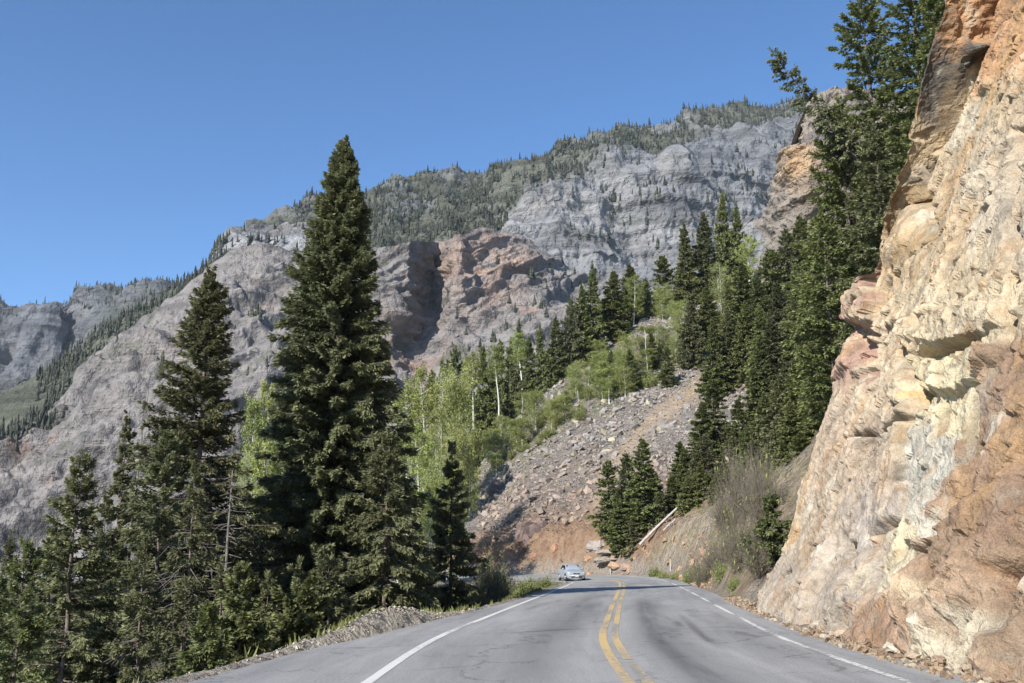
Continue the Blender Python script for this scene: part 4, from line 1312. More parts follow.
# tall group at the cliff shoulder, against the sky
hero(862, -22, 62.0, 62, "tall open conifer against the sky with layered branches, beside the upper pale cliff", 41, detail=0.7, bare=0.1, shape=0.75, wide_at=0.75, gap=0.3, ragged=0.5, needle='needle_green', droop=0.05, spacing=0.42, per_whorl=6)
hero(905, -60, 56.0, 62, "dense conifer leaning out over the dark top edge of the pale cliff", 42, detail=0.7, bare=0.1, shape=0.75, wide_at=0.75, gap=0.2, ragged=0.45, needle='needle_green', droop=0.15, spacing=0.40, per_whorl=6)
hero(838, 95, 60.0, 48, "bright green conifer below the tall open one, at mid height beside the cliff", 43, detail=0.75, bare=0.06, shape=0.8, wide_at=0.8, gap=0.18, ragged=0.35, needle='needle_green', droop=0.15,
     spacing=0.38, per_whorl=7)
hero(872, 120, 52.0, 42, "shaded conifer pressed against the left face of the pale cliff", 44, detail=0.75, bare=0.06, shape=0.8, wide_at=0.8, gap=0.18, ragged=0.35, needle='needle', droop=0.15, spacing=0.38, per_whorl=7)
hero(822, 205, 56.0, 40, "rounded green conifer above the pink overhanging block", 45, detail=0.75, bare=0.06, shape=0.8, wide_at=0.8, gap=0.15, ragged=0.35, needle='needle_green', droop=0.15, spacing=0.38, per_whorl=7)
hero(930, -40, 50.0, 44, "conifer on the very top edge of the pale cliff, partly hidden by it", 46, detail=0.75, bare=0.06, shape=0.8, wide_at=0.8, gap=0.15, ragged=0.35, needle='needle_green', droop=0.15, spacing=0.38,
     per_whorl=7)
hero(770, 500, 46.0, 22, "small bright conifer at the left foot of the pale cliff", 47, name="fir_tree", detail=1.4, bare=0.03, gap=0.1, ragged=0.3, needle='pine', twig_w=0.07, twig_l=0.35)
# the leaning one
a_, b_ = np.array(at(769, 48, 58.0)), np.array(at(868, 172, 58.0))
Lh = float(np.linalg.norm(a_ - b_)) * 1.5
dirv = Vector((a_ - b_) / np.linalg.norm(a_ - b_))
me = conifer_meshes("leaning_conifer", Lh, 0.85, 51, detail=0.5, bare=0.42, shape=0.4, wide_at=0.3, gap=0.3, ragged=0.5, droop=0.5, spacing=0.30, per_whorl=6, needle='needle', trunk_r=0.16)
base_ = a_ - np.array(dirv) * Lh
e = place_conifer(me, "leaning_conifer", base_[0], base_[1], Lh, 1.15, "half-bare conifer leaning far out to the left over the slope, against the sky", z=base_[2] + 0.1, tilt=dirv.to_track_quat('Z', 'Y').to_euler())

# bare snag and thin dead trunks on the left
def snag(px, top, Y, label, r=0.09, seed=1, bend=0.0, n=46, L=0.7):
    rng = np.random.default_rng(seed)
    x, y, zt = at(px, top, Y)
    zg = gz(x, y)
    H = zt - zg
    G = Geo()
    zz = np.linspace(-0.5, H, 10)
    tube(G, np.stack([bend * (zz / H) ** 2, 0.05 * rng.normal(size=10), zz], -1), r * (1.02 - np.clip(zz, 0, H) / H * 0.85), 7)
    zb = H * rng.uniform(0.3, 0.98, n); a = rng.uniform(0, 2 * PI, n)
    b0 = np.stack([bend * (zb / H) ** 2, 0 * zb, zb], -1)
    d0 = np.stack([np.cos(a), np.sin(a), rng.uniform(-0.5, 0.2, n)], -1)
    l = L * rng.uniform(0.3, 1, n)[:, None] * (1.15 - zb / H)[:, None]
    thin_sticks(G, b0, b0 + d0 * l, 0.016, 0.006)
    thin_sticks(G, b0 + d0 * l * 0.6, b0 + d0 * l * 0.6 + (d0 + rng.normal(0, 0.6, (n, 3))) * l * 0.5, 0.009, 0.004)
    o = link("dead_tree", G.mesh("dead_tree", [MAT['greydead']]), label=label, category="dead tree", group="bare dead trunks among the left-hand trees")
    o.location = (x, y, zg)


snag(141, 388, 44, "thin bare snag rising above the left-hand trees against the grey hill", seed=3, bend=0.3)
snag(268, 452, 52, "bare grey trunk beside the left flank of the tallest spruce", seed=4, r=0.08)
snag(232, 470, 34, "grey dead trunk with tangled twigs inside the open conifer's lower half", seed=5, r=0.1, n=90, L=1.6)
for q, (px, Y) in enumerate([(262, 49), (283, 52), (256, 55), (290, 47)]):
    snag(px, 520 - 8 * q, Y, "pale thin trunk standing in the gap of light left of the tallest spruce", seed=10 + q, r=0.07, n=14)


# ------------------------------------------------------------------ aspens and bushes
def aspen_meshes(H, R, seed, leaves=1500, bare=0.3, leaf=0.16, stems=1):
    rng = np.random.default_rng(seed)
    G = Geo(); GB = Geo()
    P0, P1 = [], []
    cl = []
    for s_ in range(stems):
        ox, oy = rng.normal(0, 0.25 * (stems > 1), 2)
        bx_, by_ = rng.normal(0, 0.05 * H, 2)
        zz = np.linspace(-0.6, H * (0.97 if s_ == 0 else rng.uniform(0.7, 0.95)), 12)
        k = zz / H
        tp = np.stack([ox + bx_ * k ** 2 + 0.012 * H * np.sin(5 * k + seed), oy + by_ * k ** 2 + 0.010 * H * np.cos(4 * k), zz], -1)
        tube(G, tp, 0.011 * H * (1.03 - np.clip(k, 0, 1) * 0.92) / stems ** 0.4, 7)
        nb = int(22 + H)
        kb = rng.uniform(bare, 0.97, nb)
        b0 = np.stack([np.interp(kb * H, zz, tp[:, c]) for c in range(3)], -1)
        a = rng.uniform(0, 2 * PI, nb)
        prof = np.sqrt(np.clip(1 - ((kb - 0.58) / 0.46) ** 2, 0.05, 1))
        L = R * prof * rng.uniform(0.6, 1.1, nb)
        up = rng.uniform(0.4, 1.1, nb)
        d = np.stack([np.cos(a), np.sin(a), up], -1); d /= np.linalg.norm(d, axis=1, keepdims=True)
        mid = b0 + d * (L * 0.6)[:, None]
        end = mid + (d + np.array([0, 0, 0.15]) + 0.3 * rng.normal(size=(nb, 3))) * (L * 0.5)[:, None]
        thin_sticks(G, b0, mid, 0.004 * H * 0.5 + 0.006, 0.010); thin_sticks(G, mid, end, 0.010, 0.004)
        for q in range(3):
            t = rng.uniform(0.2, 1.0, nb)[:, None]
            o = b0 + (mid - b0) * t
            e = o + (d + 0.7 * rng.normal(size=(nb, 3))) * (L * 0.42)[:, None]
            thin_sticks(G, o, e, 0.007, 0.003)
            cl.append(e); cl.append(0.5 * (o + e))
        cl += [end, 0.5 * (mid + end), mid]
    C = np.concatenate(cl)
    keep = rng.random(len(C)) < 0.8
    C = C[keep]
    ci = rng.integers(0, len(C), leaves)
    p = C[ci] + rng.normal(0, 1, (leaves, 3)) * np.array([0.09, 0.09, 0.10]) * R * 0.9
    n = rng.normal(size=(leaves, 3)); n /= np.linalg.norm(n, axis=1, keepdims=True)
    u = np.cross(n, rng.normal(size=(leaves, 3))); u /= np.linalg.norm(u, axis=1, keepdims=True)
    v = np.cross(n, u)
    s = (leaf * rng.uniform(0.6, 1.25, leaves))[:, None]
    V = np.stack([p - u * s, p - v * s * 0.6, p + u * s, p + v * s * 0.6], 1)
    ct = rng.uniform(0.25, 0.75, len(C))[ci]
    T = np.clip(ct + rng.normal(0, 0.15, leaves), 0, 1)
    GB.add(V.reshape(-1, 3), np.arange(4 * leaves).reshape(-1, 4), 0, np.repeat(T, 4))
    return G.mesh("aspen_trunk", [MAT['aspenbark']], True), GB.mesh("aspen_crown", [MAT['aspen']])


ASP = [aspen_meshes(10.0, R, 300 + q, leaves=int(n * 2.1), bare=b, leaf=lf, stems=st) for q, (R, n, b, lf, st) in enumerate(
    [(1.9, 4200, 0.22, 0.08, 1), (1.6, 3600, 0.30, 0.08, 1), (2.3, 5200, 0.15, 0.08, 2), (1.4, 2600, 0.45, 0.08, 1), (2.0, 3000, 0.2, 0.075, 2)])]
ak = [0]


def aspen(px, top, Y, rpx, label, group, proto=None, foot=None, deep=0.0):
    x, y, zt = at(px, top, Y)
    zg = gz(x, y) - deep if foot is None else at(px, foot, Y)[2]
    H = max(zt - zg, 2.0)
    zg = zt - H
    ak[0] += 1
    k = (ak[0] * 3 + ak[0] // 5) % 5 if proto is None else proto
    o = empty("aspen_tree", (x, y, zg), label, "tree", group, random.uniform(0, 2 * PI))
    R = (1.9, 1.6, 2.3, 1.4, 2.0)[k]
    s = H / 10.0
    o.scale = (rpx * Y / F_PX / R, rpx * Y / F_PX / R, s)
    link("trunk", ASP[k][0], o); link("crown", ASP[k][1], o)


GA = "pale green aspens behind the left-hand spruces"
for px, top, Y, r in [(410, 386, 118, 22), (426, 374, 125, 22), (443, 368, 132, 22), (460, 376, 135, 20), (420, 430, 100, 22), (440, 420, 106, 22), (458, 425, 110, 20), (470, 430, 126, 14),
                      (400, 460, 92, 20), (432, 470, 96, 20), (452, 470, 100, 16)]:
    aspen(px, top, Y, r, "fresh green aspen in the thicket between the tallest spruce and the talus", GA, foot=min(640, top + 150))
GB_ = "aspens glimpsed left of the tallest spruce"
for px, top, Y, r in [(258, 398, 66, 18), (276, 384, 68, 18), (292, 392, 70, 16), (266, 440, 62, 18), (286, 446, 63, 16), (248, 450, 64, 14)]:
    aspen(px, top, Y, r, "bright green aspen glimpsed between the open conifer and the tallest spruce", GB_, foot=min(640, top + 170))
for px, top, Y, r, foot, lab, pr in [(521, 332, 162, 12, 394, "white-stemmed aspen standing tall at the left end of the crest", 3),
                                     (498, 345, 160, 12, 412, "slim aspen with a long pale stem, left of the tall white-stemmed one", 3),
                                     (474, 352, 162, 12, 430, "leftmost long-stemmed aspen by the gully conifers", 3),
                                     (633, 279, 166, 13, 332, "bent aspen with a pale leaning stem on the crest", 1),
                                     (661, 287, 166, 13, 328, "round-topped aspen with forked white stems on the crest", 2),
                                     (598, 352, 150, 13, 404, "lone aspen on the green band of the talus left of two small conifers", 1),
                                     (574, 382, 146, 10, 415, "small thin aspen low on the green talus band", 4),
                                     (747, 236, 172, 13, 300, "bright aspen between dark conifers under the crag", 1),
                                     (718, 262, 170, 11, 318, "thin pale aspen with several bare stems among the upper conifers", 4),
                                     (736, 278, 168, 10, 312, "light green aspen right of the many-stemmed one", 0),
                                     (545, 350, 164, 10, 386, "small aspen on the crest right of the tall white-stemmed one", 3),
                                     (605, 300, 172, 11, 345, "aspen half hidden between two crest conifers", 0),
                                     (683, 350, 152, 9, 372, "small aspen at the upper edge of the dense stand", 0)]:
    aspen(px, top, Y, r, lab, "aspens along the crest", pr, foot)


def bush_mesh(seed, leaves, leaf, mat, R=1.0, Hh=1.0, twigs=90, tw=0.008, leafy='bush'):
    rng = np.random.default_rng(seed)
    G = Geo()
    a = rng.uniform(0, 2 * PI, twigs)
    sp = rng.uniform(0.05, 1.0, twigs) ** 0.55
    b0 = np.stack([0.18 * R * np.cos(a) * rng.random(twigs), 0.18 * R * np.sin(a) * rng.random(twigs), -0.05 + 0 * a], -1)
    d = np.stack([np.cos(a) * sp, np.sin(a) * sp, 1.15 - 0.75 * sp], -1)
    L = rng.uniform(0.55, 1.0, twigs)[:, None]
    sc = np.array([R, R, Hh])
    m1 = b0 + d * sc * 0.5 * L
    m2 = m1 + (d + 0.3 * rng.normal(size=(twigs, 3))) * sc * 0.5 * L
    thin_sticks(G, b0, m1, tw * 1.6, tw, 1); thin_sticks(G, m1, m2, tw, tw * 0.4, 1)
    ends = [m2, 0.5 * (m1 + m2)]
    for q in range(6):
        o = m1 + (m2 - m1) * rng.uniform(-0.5, 0.9, twigs)[:, None]
        e = o + (d * 0.6 + 0.75 * rng.normal(size=(twigs, 3))) * sc * 0.22
        thin_sticks(G, o, e, tw * 0.6, tw * 0.3, 1)
        ends += [e, 0.5 * (o + e)]
    if leaves:
        C = np.concatenate(ends)
        ci = rng.integers(0, len(C), leaves)
        p = C[ci] + 0.07 * R * rng.normal(size=(leaves, 3))
        p[:, 2] = np.abs(p[:, 2])
        n = rng.normal(size=(leaves, 3)); n /= np.linalg.norm(n, axis=1, keepdims=True)
        u = np.cross(n, rng.normal(size=(leaves, 3))); u /= np.linalg.norm(u, axis=1, keepdims=True)
        v = np.cross(n, u)
        s = (leaf * rng.uniform(0.6, 1.3, leaves))[:, None]
        V = np.stack([p - u * s, p - v * s * 0.6, p + u * s, p + v * s * 0.6], 1)
        G.add(V.reshape(-1, 3), np.arange(4 * leaves).reshape(-1, 4), 0, np.repeat(np.clip(rng.uniform(0.2, 0.8, len(C))[ci] + rng.normal(0, 0.15, leaves), 0, 1), 4))
    return G.mesh(mat, [MAT[leafy], MAT['twig']])


BUSH = [bush_mesh(400 + q, 1500, 0.055, "green_bush") for q in range(3)]
BARE = [bush_mesh(410 + q, nl, 0.04, "bare_bush", twigs=260, tw=0.0048) for q, nl in enumerate((120, 300, 60))]


def bush(px, foot, Y, rpx, hpx, label, group, me, name="bush", on_ground=True, cat="bush"):
    x, y, z = at(px, foot, Y)
    if on_ground:
        z = gz(x, y) - 0.05
    o = link(name, me, label=label, category=cat, group=group)
    o.location = (x, y, z)
    o.rotation_euler = (0, 0, random.uniform(0, 2 * PI))
    r = rpx * Y / F_PX
    o.scale = (r, r, hpx * Y / F_PX)
    return o


rb = random.Random(5)
# low green scrub along the talus band
for k in range(46):
    f = rb.random()
    px = 505 + 215 * f + rb.uniform(-6, 6)
    py = np.interp(px, [500, 560, 610, 660, 720], [446, 408, 386, 356, 322]) + rb.uniform(-6, 26)
    r_ = np.array(at(px, py, 1.0)) - np.array([0, 0, EYE])
    Ys = np.linspace(110, 200, 400)
    zz = EYE + r_[2] * Ys - ground_z(r_[0] * Ys, Ys, False)
    hit = np.where(zz < 0)[0]
    if not len(hit):
        continue
    Y = Ys[hit[0]]
    bush(px, py, Y, rb.uniform(5, 11), rb.uniform(6, 15), "low light green shrub on the green band crossing the talus", "shrubs on the talus", BUSH[k % 3])
for k in range(52):
    f = rb.random()
    px = 492 + 225 * f
    py = np.interp(px, [490, 500, 560, 610, 660, 720], [470, 446, 408, 386, 356, 322]) + rb.uniform(-10, 24)
    r_ = np.array(at(px, py, 1.0)) - np.array([0, 0, EYE])
    Ys = np.linspace(110, 200, 400)
    zz = EYE + r_[2] * Ys - ground_z(r_[0] * Ys, Ys, False)
    hit = np.where(zz < 0)[0]
    if not len(hit):
        continue
    Y = Ys[hit[0]]
    h_ = rb.uniform(16, 40)
    aspen(px, py - h_, Y, h_ * rb.uniform(0.28, 0.42), "young yellow-green aspen on the green band climbing across the talus", "young aspens on the talus band", rb.choice([0, 2, 4]), py)
# bare grey-brown shrubs by the cliff foot
for px, Y, r, h, lab in [(742, 52, 34, 74, "large leafless grey-brown shrub left of the pale cliff, tallest of its row"), (722, 60, 30, 56, "leafless shrub on the bank behind the thin brown post"), (760, 46, 26, 62, "leafless shrub nearest the pale cliff"),
                         (750, 60, 34, 92, "leafless thicket rising behind the small bright conifer"), (706, 66, 26, 40, "low leafless shrub at the end of the bank"), (734, 64, 34, 84, "leafless shrub high on the bank behind the tallest one"),
                         (768, 52, 30, 100, "leafless shrub growing up along the edge of the pale cliff")]:
    bush(px, 590, Y, 0.82 * r, 0.9 * h, lab, "leafless shrubs beside the cliff", BARE[int(px) % 3], "bare_shrub", cat="shrub")
for px, Y, r, h in [(700, 72, 9, 16), (690, 76, 8, 18), (722, 58, 10, 20), (676, 84, 7, 10), (664, 88, 7, 9), (706, 66, 8, 12), (655, 92, 8, 12), (735, 50, 9, 14)]:
    bush(px, 585, Y, r, h, "small green shrub on the tan bank right of the road", "small shrubs on the tan bank", BUSH[int(px) % 3])
# willowy shrubs inside the bend
for px, Y, r, h, lab in [(490, 56, 20, 66, "tall half-leafed willow shrub at the end of the left-hand trees"), (475, 50, 16, 46, "grey-green willow shrub at the foot of the shaded spruce"), (505, 64, 12, 34, "olive shrub at the right end of the roadside trees"),
                         (527, 68, 15, 16, "low dark bush in the grass inside the bend"), (545, 72, 13, 13, "lower dark bush further along the grass inside the bend")]:
    bush(px, 590, Y, r, h, lab, None, (BARE if h > 30 else BUSH)[int(px) % 3], "willow_shrub", cat="shrub")
    if h > 40:
        bush(px + 4, 590, Y + 1.5, r * 0.9, h * 0.7, "leafy willow shrub mixed into the " + ("taller" if h > 60 else "shorter") + " half-leafed clump", None, BUSH[1], "willow_shrub", cat="shrub")
for px, Y, r, h, lab in [(268, 22.5, 16, 30, "low yellow-green bush between the roadside pine saplings"), (345, 27, 16, 34, "light green bush where the gravel berm begins"), (372, 30, 16, 26, "rounded olive bush behind the gravel berm"),
                         (318, 25, 18, 34, "dark green bush at the shaded edge of the pull-out"), (228, 19.6, 14, 20, "small grassy bush at the pavement edge below the saplings")]:
    bush(px, 640, Y, r, h, lab, None, BUSH[int(px) % 3])

# ------------------------------------------------------------------ trees on the mountains
def small_conifer(G, x, y, z, H, R, rng, tint):
    n, L = 7, 4
    a = rng.uniform(0, 2 * PI)
    for k in range(L):
        z0 = z + H * (0.08 + 0.22 * k); z1 = z0 + H * 0.42
        r = R * (1 - 0.22 * k)
        th = a + k + np.arange(n) / n * 2 * PI
        rr = r * rng.uniform(0.55, 1.15, n)
        V = np.vstack([np.stack([x + rr * np.cos(th), y + rr * np.sin(th), z0 + rng.uniform(-0.06, 0.06, n) * H], -1), [[x, y, min(z1, z + H)]]])
        F = np.stack([np.arange(n), (np.arange(n) + 1) % n, np.full(n, n)], -1)
        G.add(V, F, 0, np.clip(tint + rng.normal(0, 0.12, n + 1), 0, 1))


def far_individual(seed):
    G = Geo()
    small_conifer(G, 0, 0, 0, 1.0, 0.22, np.random.default_rng(seed), 0.45)
    small_conifer(G, 0, 0, 0.05, 0.95, 0.18, np.random.default_rng(seed + 50), 0.55)
    return G.mesh("hill_conifer", [MAT['far_needle']])


FARP = [far_individual(500 + q) for q in range(5)]
rng = np.random.default_rng(77)


def pick(key, n, box, dens=None):
    Q, px, py = HILLS[key]
    sel = np.where(((px > box[0]) & (px < box[2]) & (py > box[1]) & (py < box[3])).ravel())[0]
    if dens is not None:
        p_ = dens(px.ravel()[sel], py.ravel()[sel], Q.reshape(-1, 3)[sel])
        # equal chance per area of the picture
        sel = sel[rng.random(len(sel)) < p_]
    sel = rng.choice(sel, min(n, len(sel)), replace=False)
    return Q.reshape(-1, 3)[sel]


def far_trees(key, n, box, label, group, h=(5, 10), dens=None):
    for p in pick(key, n, box, dens):
        o = link("conifer", FARP[rng.integers(0, 5)], label=label, category="tree", group=group)
        s = rng.uniform(*h)
        o.location = (p[0], p[1], p[2] - 0.08 * s)
        o.scale = (s * rng.uniform(0.8, 1.2),) * 2 + (s,)
        o.rotation_euler = (0, 0, rng.uniform(0, 6.28))


patchy = lambda sc, lo, hi: (lambda px, py, P: sstep(lo, hi, fbm(P * sc, 3, 601)))
far_trees('left', 46, (60, 255, 380, 520), "small conifer rooted in cracks of the pinkish grey hill on the left", "small conifers on the pinkish hill", (4, 9), patchy(0.02, 0.05, 0.25))
far_trees('cleft', 40, (440, 250, 600, 400), "small conifer clinging to the reddish cliff wall below the ridge", "small conifers on the reddish cliff wall", (4, 8.5),
          lambda px, py, P: np.exp(-((py - 330 + 0.9 * (px - 500)) / 30) ** 2) + 0.2)


def forest(name, label, specs):
    G = Geo()
    for key, n, box, dens, h in specs:
        for p in pick(key, n, box, dens):
            H = rng.uniform(*h) * (0.7 + 0.6 * rng.random())
            small_conifer(G, p[0], p[1], p[2] - 0.08 * H, H, H * rng.uniform(0.13, 0.22), rng, rng.uniform(0.1, 0.7))
    o = link(name, G.mesh(name, [MAT['far_needle']]), label=label, category="forest", kind="stuff")
    return o


fm = lambda px, py, P: np.clip(forest_mask(px, py) * (0.55 + 0.7 * sstep(-0.3, 0.15, fbm(P * 0.012, 4, 177) + 0.1)) * np.where((px > 330) & (px < 490) & (py < 205), 0.22, 1.0), 0, 1)
forest("forest", "distant dark conifer forest covering the ridge under the skyline", [
    ('ridge', 7500, (300, 80, 860, 330), fm, (4, 9.5)),
    ('ridge', 330, (560, 90, 860, 260), patchy(0.02, -0.1, 0.3), (7, 13)),
    ('shoulder', 900, (40, 210, 330, 440), lambda px, py, P: np.where((px > 222) & (px < 300) & (py < 252), 0.12, 1.0) * np.where(px > 300, 0.6, 1.0), (5, 10)),
    ('back', 420, (-60, 285, 210, 330), lambda px, py, P: sstep(332, 300, py + 0.0 * px) * np.where(px > 80, 0.8, 0.2), (6, 12)),
    ('back', 260, (-60, 405, 110, 470), lambda px, py, P: sstep(398, 420, py) * np.ones_like(px), (10, 20)),
    ('left', 260, (-60, 405, 75, 475), lambda px, py, P: sstep(26, 4, np.abs(py - np.interp(px, [-60, 0, 25, 62, 75], [480, 452, 443, 402, 375]))), (5, 10)),
])
# ------------------------------------------------------------------ loose stone
def stone_shapes(n, seed, flat=0.75, pts=11):
    rng = np.random.default_rng(seed)
    out = []
    for k in range(n):
        bm = bmesh.new()
        P = rng.normal(size=(pts, 3)); P /= np.linalg.norm(P, axis=1, keepdims=True)
        P *= np.array([1.0, rng.uniform(0.6, 0.95), flat * rng.uniform(0.6, 1.0)]) * rng.uniform(0.8, 1.0, (pts, 1))
        for v in P:
            bm.verts.new(v)
        r = bmesh.ops.convex_hull(bm, input=bm.verts)
        bmesh.ops.delete(bm, geom=[v for v in bm.verts if not v.link_faces], context='VERTS')
        bmesh.ops.triangulate(bm, faces=bm.faces)
        bm.verts.index_update()
        out.append((np.array([v.co[:] for v in bm.verts]), np.array([[v.index for v in f.verts] for f in bm.faces])))
        bm.free()
    return out


STONES = stone_shapes(24, 900)


def stone_field(name, P, size, cols, seed, label, cat="stones", mat=None):
    rng = np.random.default_rng(seed)
    Vs, Fs, Cs, n = [], [], [], 0
    for p, s, c in zip(P, size, cols):
        V, F = STONES[rng.integers(0, len(STONES))]
        q = rng.normal(size=4); q /= np.linalg.norm(q)
        a, b, c_, d = q * np.array([1, 0.35, 0.35, 1]); nn = math.sqrt(a * a + b * b + c_ * c_ + d * d); a, b, c_, d = a / nn, b / nn, c_ / nn, d / nn
        Rm = np.array([[1 - 2 * (c_ * c_ + d * d), 2 * (b * c_ - d * a), 2 * (b * d + c_ * a)], [2 * (b * c_ + d * a), 1 - 2 * (b * b + d * d), 2 * (c_ * d - b * a)], [2 * (b * d - c_ * a), 2 * (c_ * d + b * a), 1 - 2 * (b * b + c_ * c_)]])
        Vs.append(V @ Rm.T * s + p); Fs.append(F + n); n += len(V)
        Cs.append(np.tile(c, (len(V), 1)))
    me = build_mesh(name, np.concatenate(Vs), [np.concatenate(Fs)], mat or MAT['stone'], smooth=False, col=np.clip(np.concatenate(Cs), 0.02, 0.8))
    return link(name, me, label=label, category=cat, kind='stuff')


MAT['stone'] = rock_material('loose_stone', 2.2, 0.22, 0.35, speck=0.2, bump_d=0.1)
rng = np.random.default_rng(91)
# talus: sample the slope evenly as seen
n = 60000
X = rng.uniform(-12, 62, n); Y = rng.uniform(106, 186, n)
d_, b_ = road_coords(X, Y)
yc = np.interp(X, cP[:, 0], cP[:, 1])
Zs = ground_z(X, Y)
P = np.stack([X, Y, Zs], -1)
ppx, ppy = to_px(P)
dens = np.clip(0.75 + 1.6 * fbm(P * 0.10, 4, 951), 0.08, 1)
dens *= np.where(poly_dist(ppx, ppy, tpx) + 10 * fbm(P * 0.3, 3, 955) < 8, 0.25, 1.0)
dens *= np.where(poly_dist(ppx, ppy, gb) < 14, 0.35, 1.0)
dens *= sstep(7.5, 16, np.abs(d_) + 4 * fbm(P * 0.2, 3, 953))
keep = (d_ > 6.2) & (Y < yc + 2) & (ppx > 478) & (ppx < 800) & (rng.random(n) < dens)
P = P[keep]
size = 0.135 * (1 - rng.random(len(P))) ** -0.50
size = np.minimum(size, 0.85)
tone = rng.uniform(0.7, 1.25, len(P))[:, None]
cb = np.where(rng.random(len(P))[:, None] < 0.35, np.array([[0.285, 0.24, 0.21]]), np.array([[0.28, 0.26, 0.24]]))
cb = np.where(rng.random(len(P))[:, None] < 0.12, np.array([[0.34, 0.31, 0.22]]), cb)
lowm = (1 - sstep(8, 26, d_[keep] - 6))[:, None]
cb = cb * (1 - 0.45 * lowm) + np.array([[0.34, 0.225, 0.155]]) * 0.45 * lowm
stone_field("talus_stones", P + np.array([0, 0, 0.05]), size, cb * tone, 92, "broken grey and pinkish stones covering the talus slope")

# outcrops and blocks standing out of the talus
ROCKY = []


def boulder_mesh(seed, flat=0.8):
    """angular block: the hull of a few points, its edges chipped a little"""
    rng = np.random.default_rng(seed + 1000)
    bm = bmesh.new()
    P = rng.normal(size=(22, 3)); P /= np.max(np.abs(P), axis=1, keepdims=True) ** 0.55 * np.linalg.norm(P, axis=1, keepdims=True) ** 0.45
    for v in P * rng.uniform(0.75, 1.0, (22, 1)):
        bm.verts.new(v)
    bmesh.ops.convex_hull(bm, input=bm.verts)
    bmesh.ops.delete(bm, geom=[v for v in bm.verts if not v.link_faces], context='VERTS')
    bmesh.ops.triangulate(bm, faces=bm.faces)
    bmesh.ops.subdivide_edges(bm, edges=bm.edges[:], cuts=5, use_grid_fill=True)
    bmesh.ops.triangulate(bm, faces=bm.faces)
    bm.verts.index_update()
    V = np.array([v.co[:] for v in bm.verts]); F = np.array([[v.index for v in f.verts] for f in bm.faces])
    bm.free()
    fb_, _ = facets(V * 2.6 + seed * 3.1, seed + 5, 1.3, 0.4)
    V = V * (1 + 0.16 * fb_ + 0.05 * fbm(V * 5 + seed, 3, seed))[:, None]
    return V * np.array([1, 0.85, flat]), F


def boulder(name, loc, sc, colr, label, seed, flat=0.8, group=None, rz=0.0, cat="rock"):
    V, F = boulder_mesh(seed, flat=flat)
    c = np.tile(np.array(colr), (len(V), 1)) * (1 + 0.25 * fbm(V * 2.3 + seed, 3, 9))[:, None]
    me = build_mesh(name, V * np.array(sc), [F], MAT['stone'], smooth=False, col=np.clip(c, 0.02, 0.8))
    o = link(name, me, label=label, category=cat)
    if group:
        o["group"] = group
    o.location = loc
    o.rotation_euler = (0, 0, rz)
    return o


def on_slope(px, py, y0=60, y1=200):
    r_ = np.array(at(px, py, 1.0)) - np.array([0, 0, EYE])
    Ys = np.linspace(y0, y1, 900)
    zz = EYE + r_[2] * Ys - ground_z(r_[0] * Ys, Ys, False)
    hit = np.where(zz < 0)[0]
    k = hit[0] if len(hit) else -1
    return np.array([r_[0] * Ys[k], Ys[k], EYE + r_[2] * Ys[k]])


for px, py, s, colr, lab, fl in [(500, 490, (2.2, 1.6, 2.2), (0.17, 0.15, 0.145), "dark outcrop at the left edge of the talus", 0.9),
                                 (530, 535, (2.6, 1.8, 2.6), (0.20, 0.15, 0.135), "dark reddish outcrop just above the orange bank", 0.9), (545, 525, (1.8, 1.5, 1.6), (0.24, 0.17, 0.14), "brown block right of the dark reddish outcrop", 0.9),
                                 (600, 545, (1.7, 1.2, 1.0), (0.36, 0.32, 0.29), "pale block lodged above the orange bank near the clump", 0.7),
                                 
                                 (576, 498, (1.2, 1.0, 1.0), (0.30, 0.22, 0.18), "rounded boulder low on the talus", 0.9), (496, 455, (1.8, 1.4, 1.5), (0.20, 0.18, 0.17), "dark boulder under the leftmost shrubs of the talus", 0.8),
                                 (556, 548, (0.9, 0.7, 0.7), (0.38, 0.23, 0.15), "rust-coloured boulder on the orange bank left of centre", 0.9), (535, 556, (0.8, 0.7, 0.6), (0.36, 0.21, 0.14), "rust-coloured boulder low on the orange bank", 0.9),
                                 (590, 558, (0.7, 0.6, 0.5), (0.40, 0.25, 0.16), "small rust-coloured boulder on the orange bank nearest the bend clump", 0.9)]:
    p = on_slope(px, py) - np.array([0, 0, 0.25 * s[2]])
    boulder("boulder", p, s, colr, lab, int(px * 3 + py) % 97, fl, rz=0.4)
# the flat overhanging rocks at the foot of the clump
p = on_slope(606, 562, 90, 130)
boulder("flat_rock", p + np.array([0, -0.6, 0.2]), (1.5, 1.1, 0.7), (0.30, 0.26, 0.22), "flat grey rock jutting out at the foot of the bend clump, lower of two", 31, 0.55)
boulder("flat_rock", p + np.array([-0.2, -0.3, 1.0]), (1.2, 0.9, 0.6), (0.33, 0.29, 0.25), "flat grey rock jutting out at the foot of the bend clump, upper of two", 32, 0.5)
boulder("boulder", on_slope(614, 567, 90, 130) + np.array([0, -0.5, 0.1]), (0.75, 0.6, 0.6), (0.42, 0.29, 0.2), "tan boulder by the road under the flat rocks", 33)
boulder("boulder", on_slope(626, 568, 90, 130) + np.array([0, -0.3, 0.1]), (0.8, 0.6, 0.5), (0.33, 0.24, 0.19), "brown boulder by the road right of the tan one", 34)
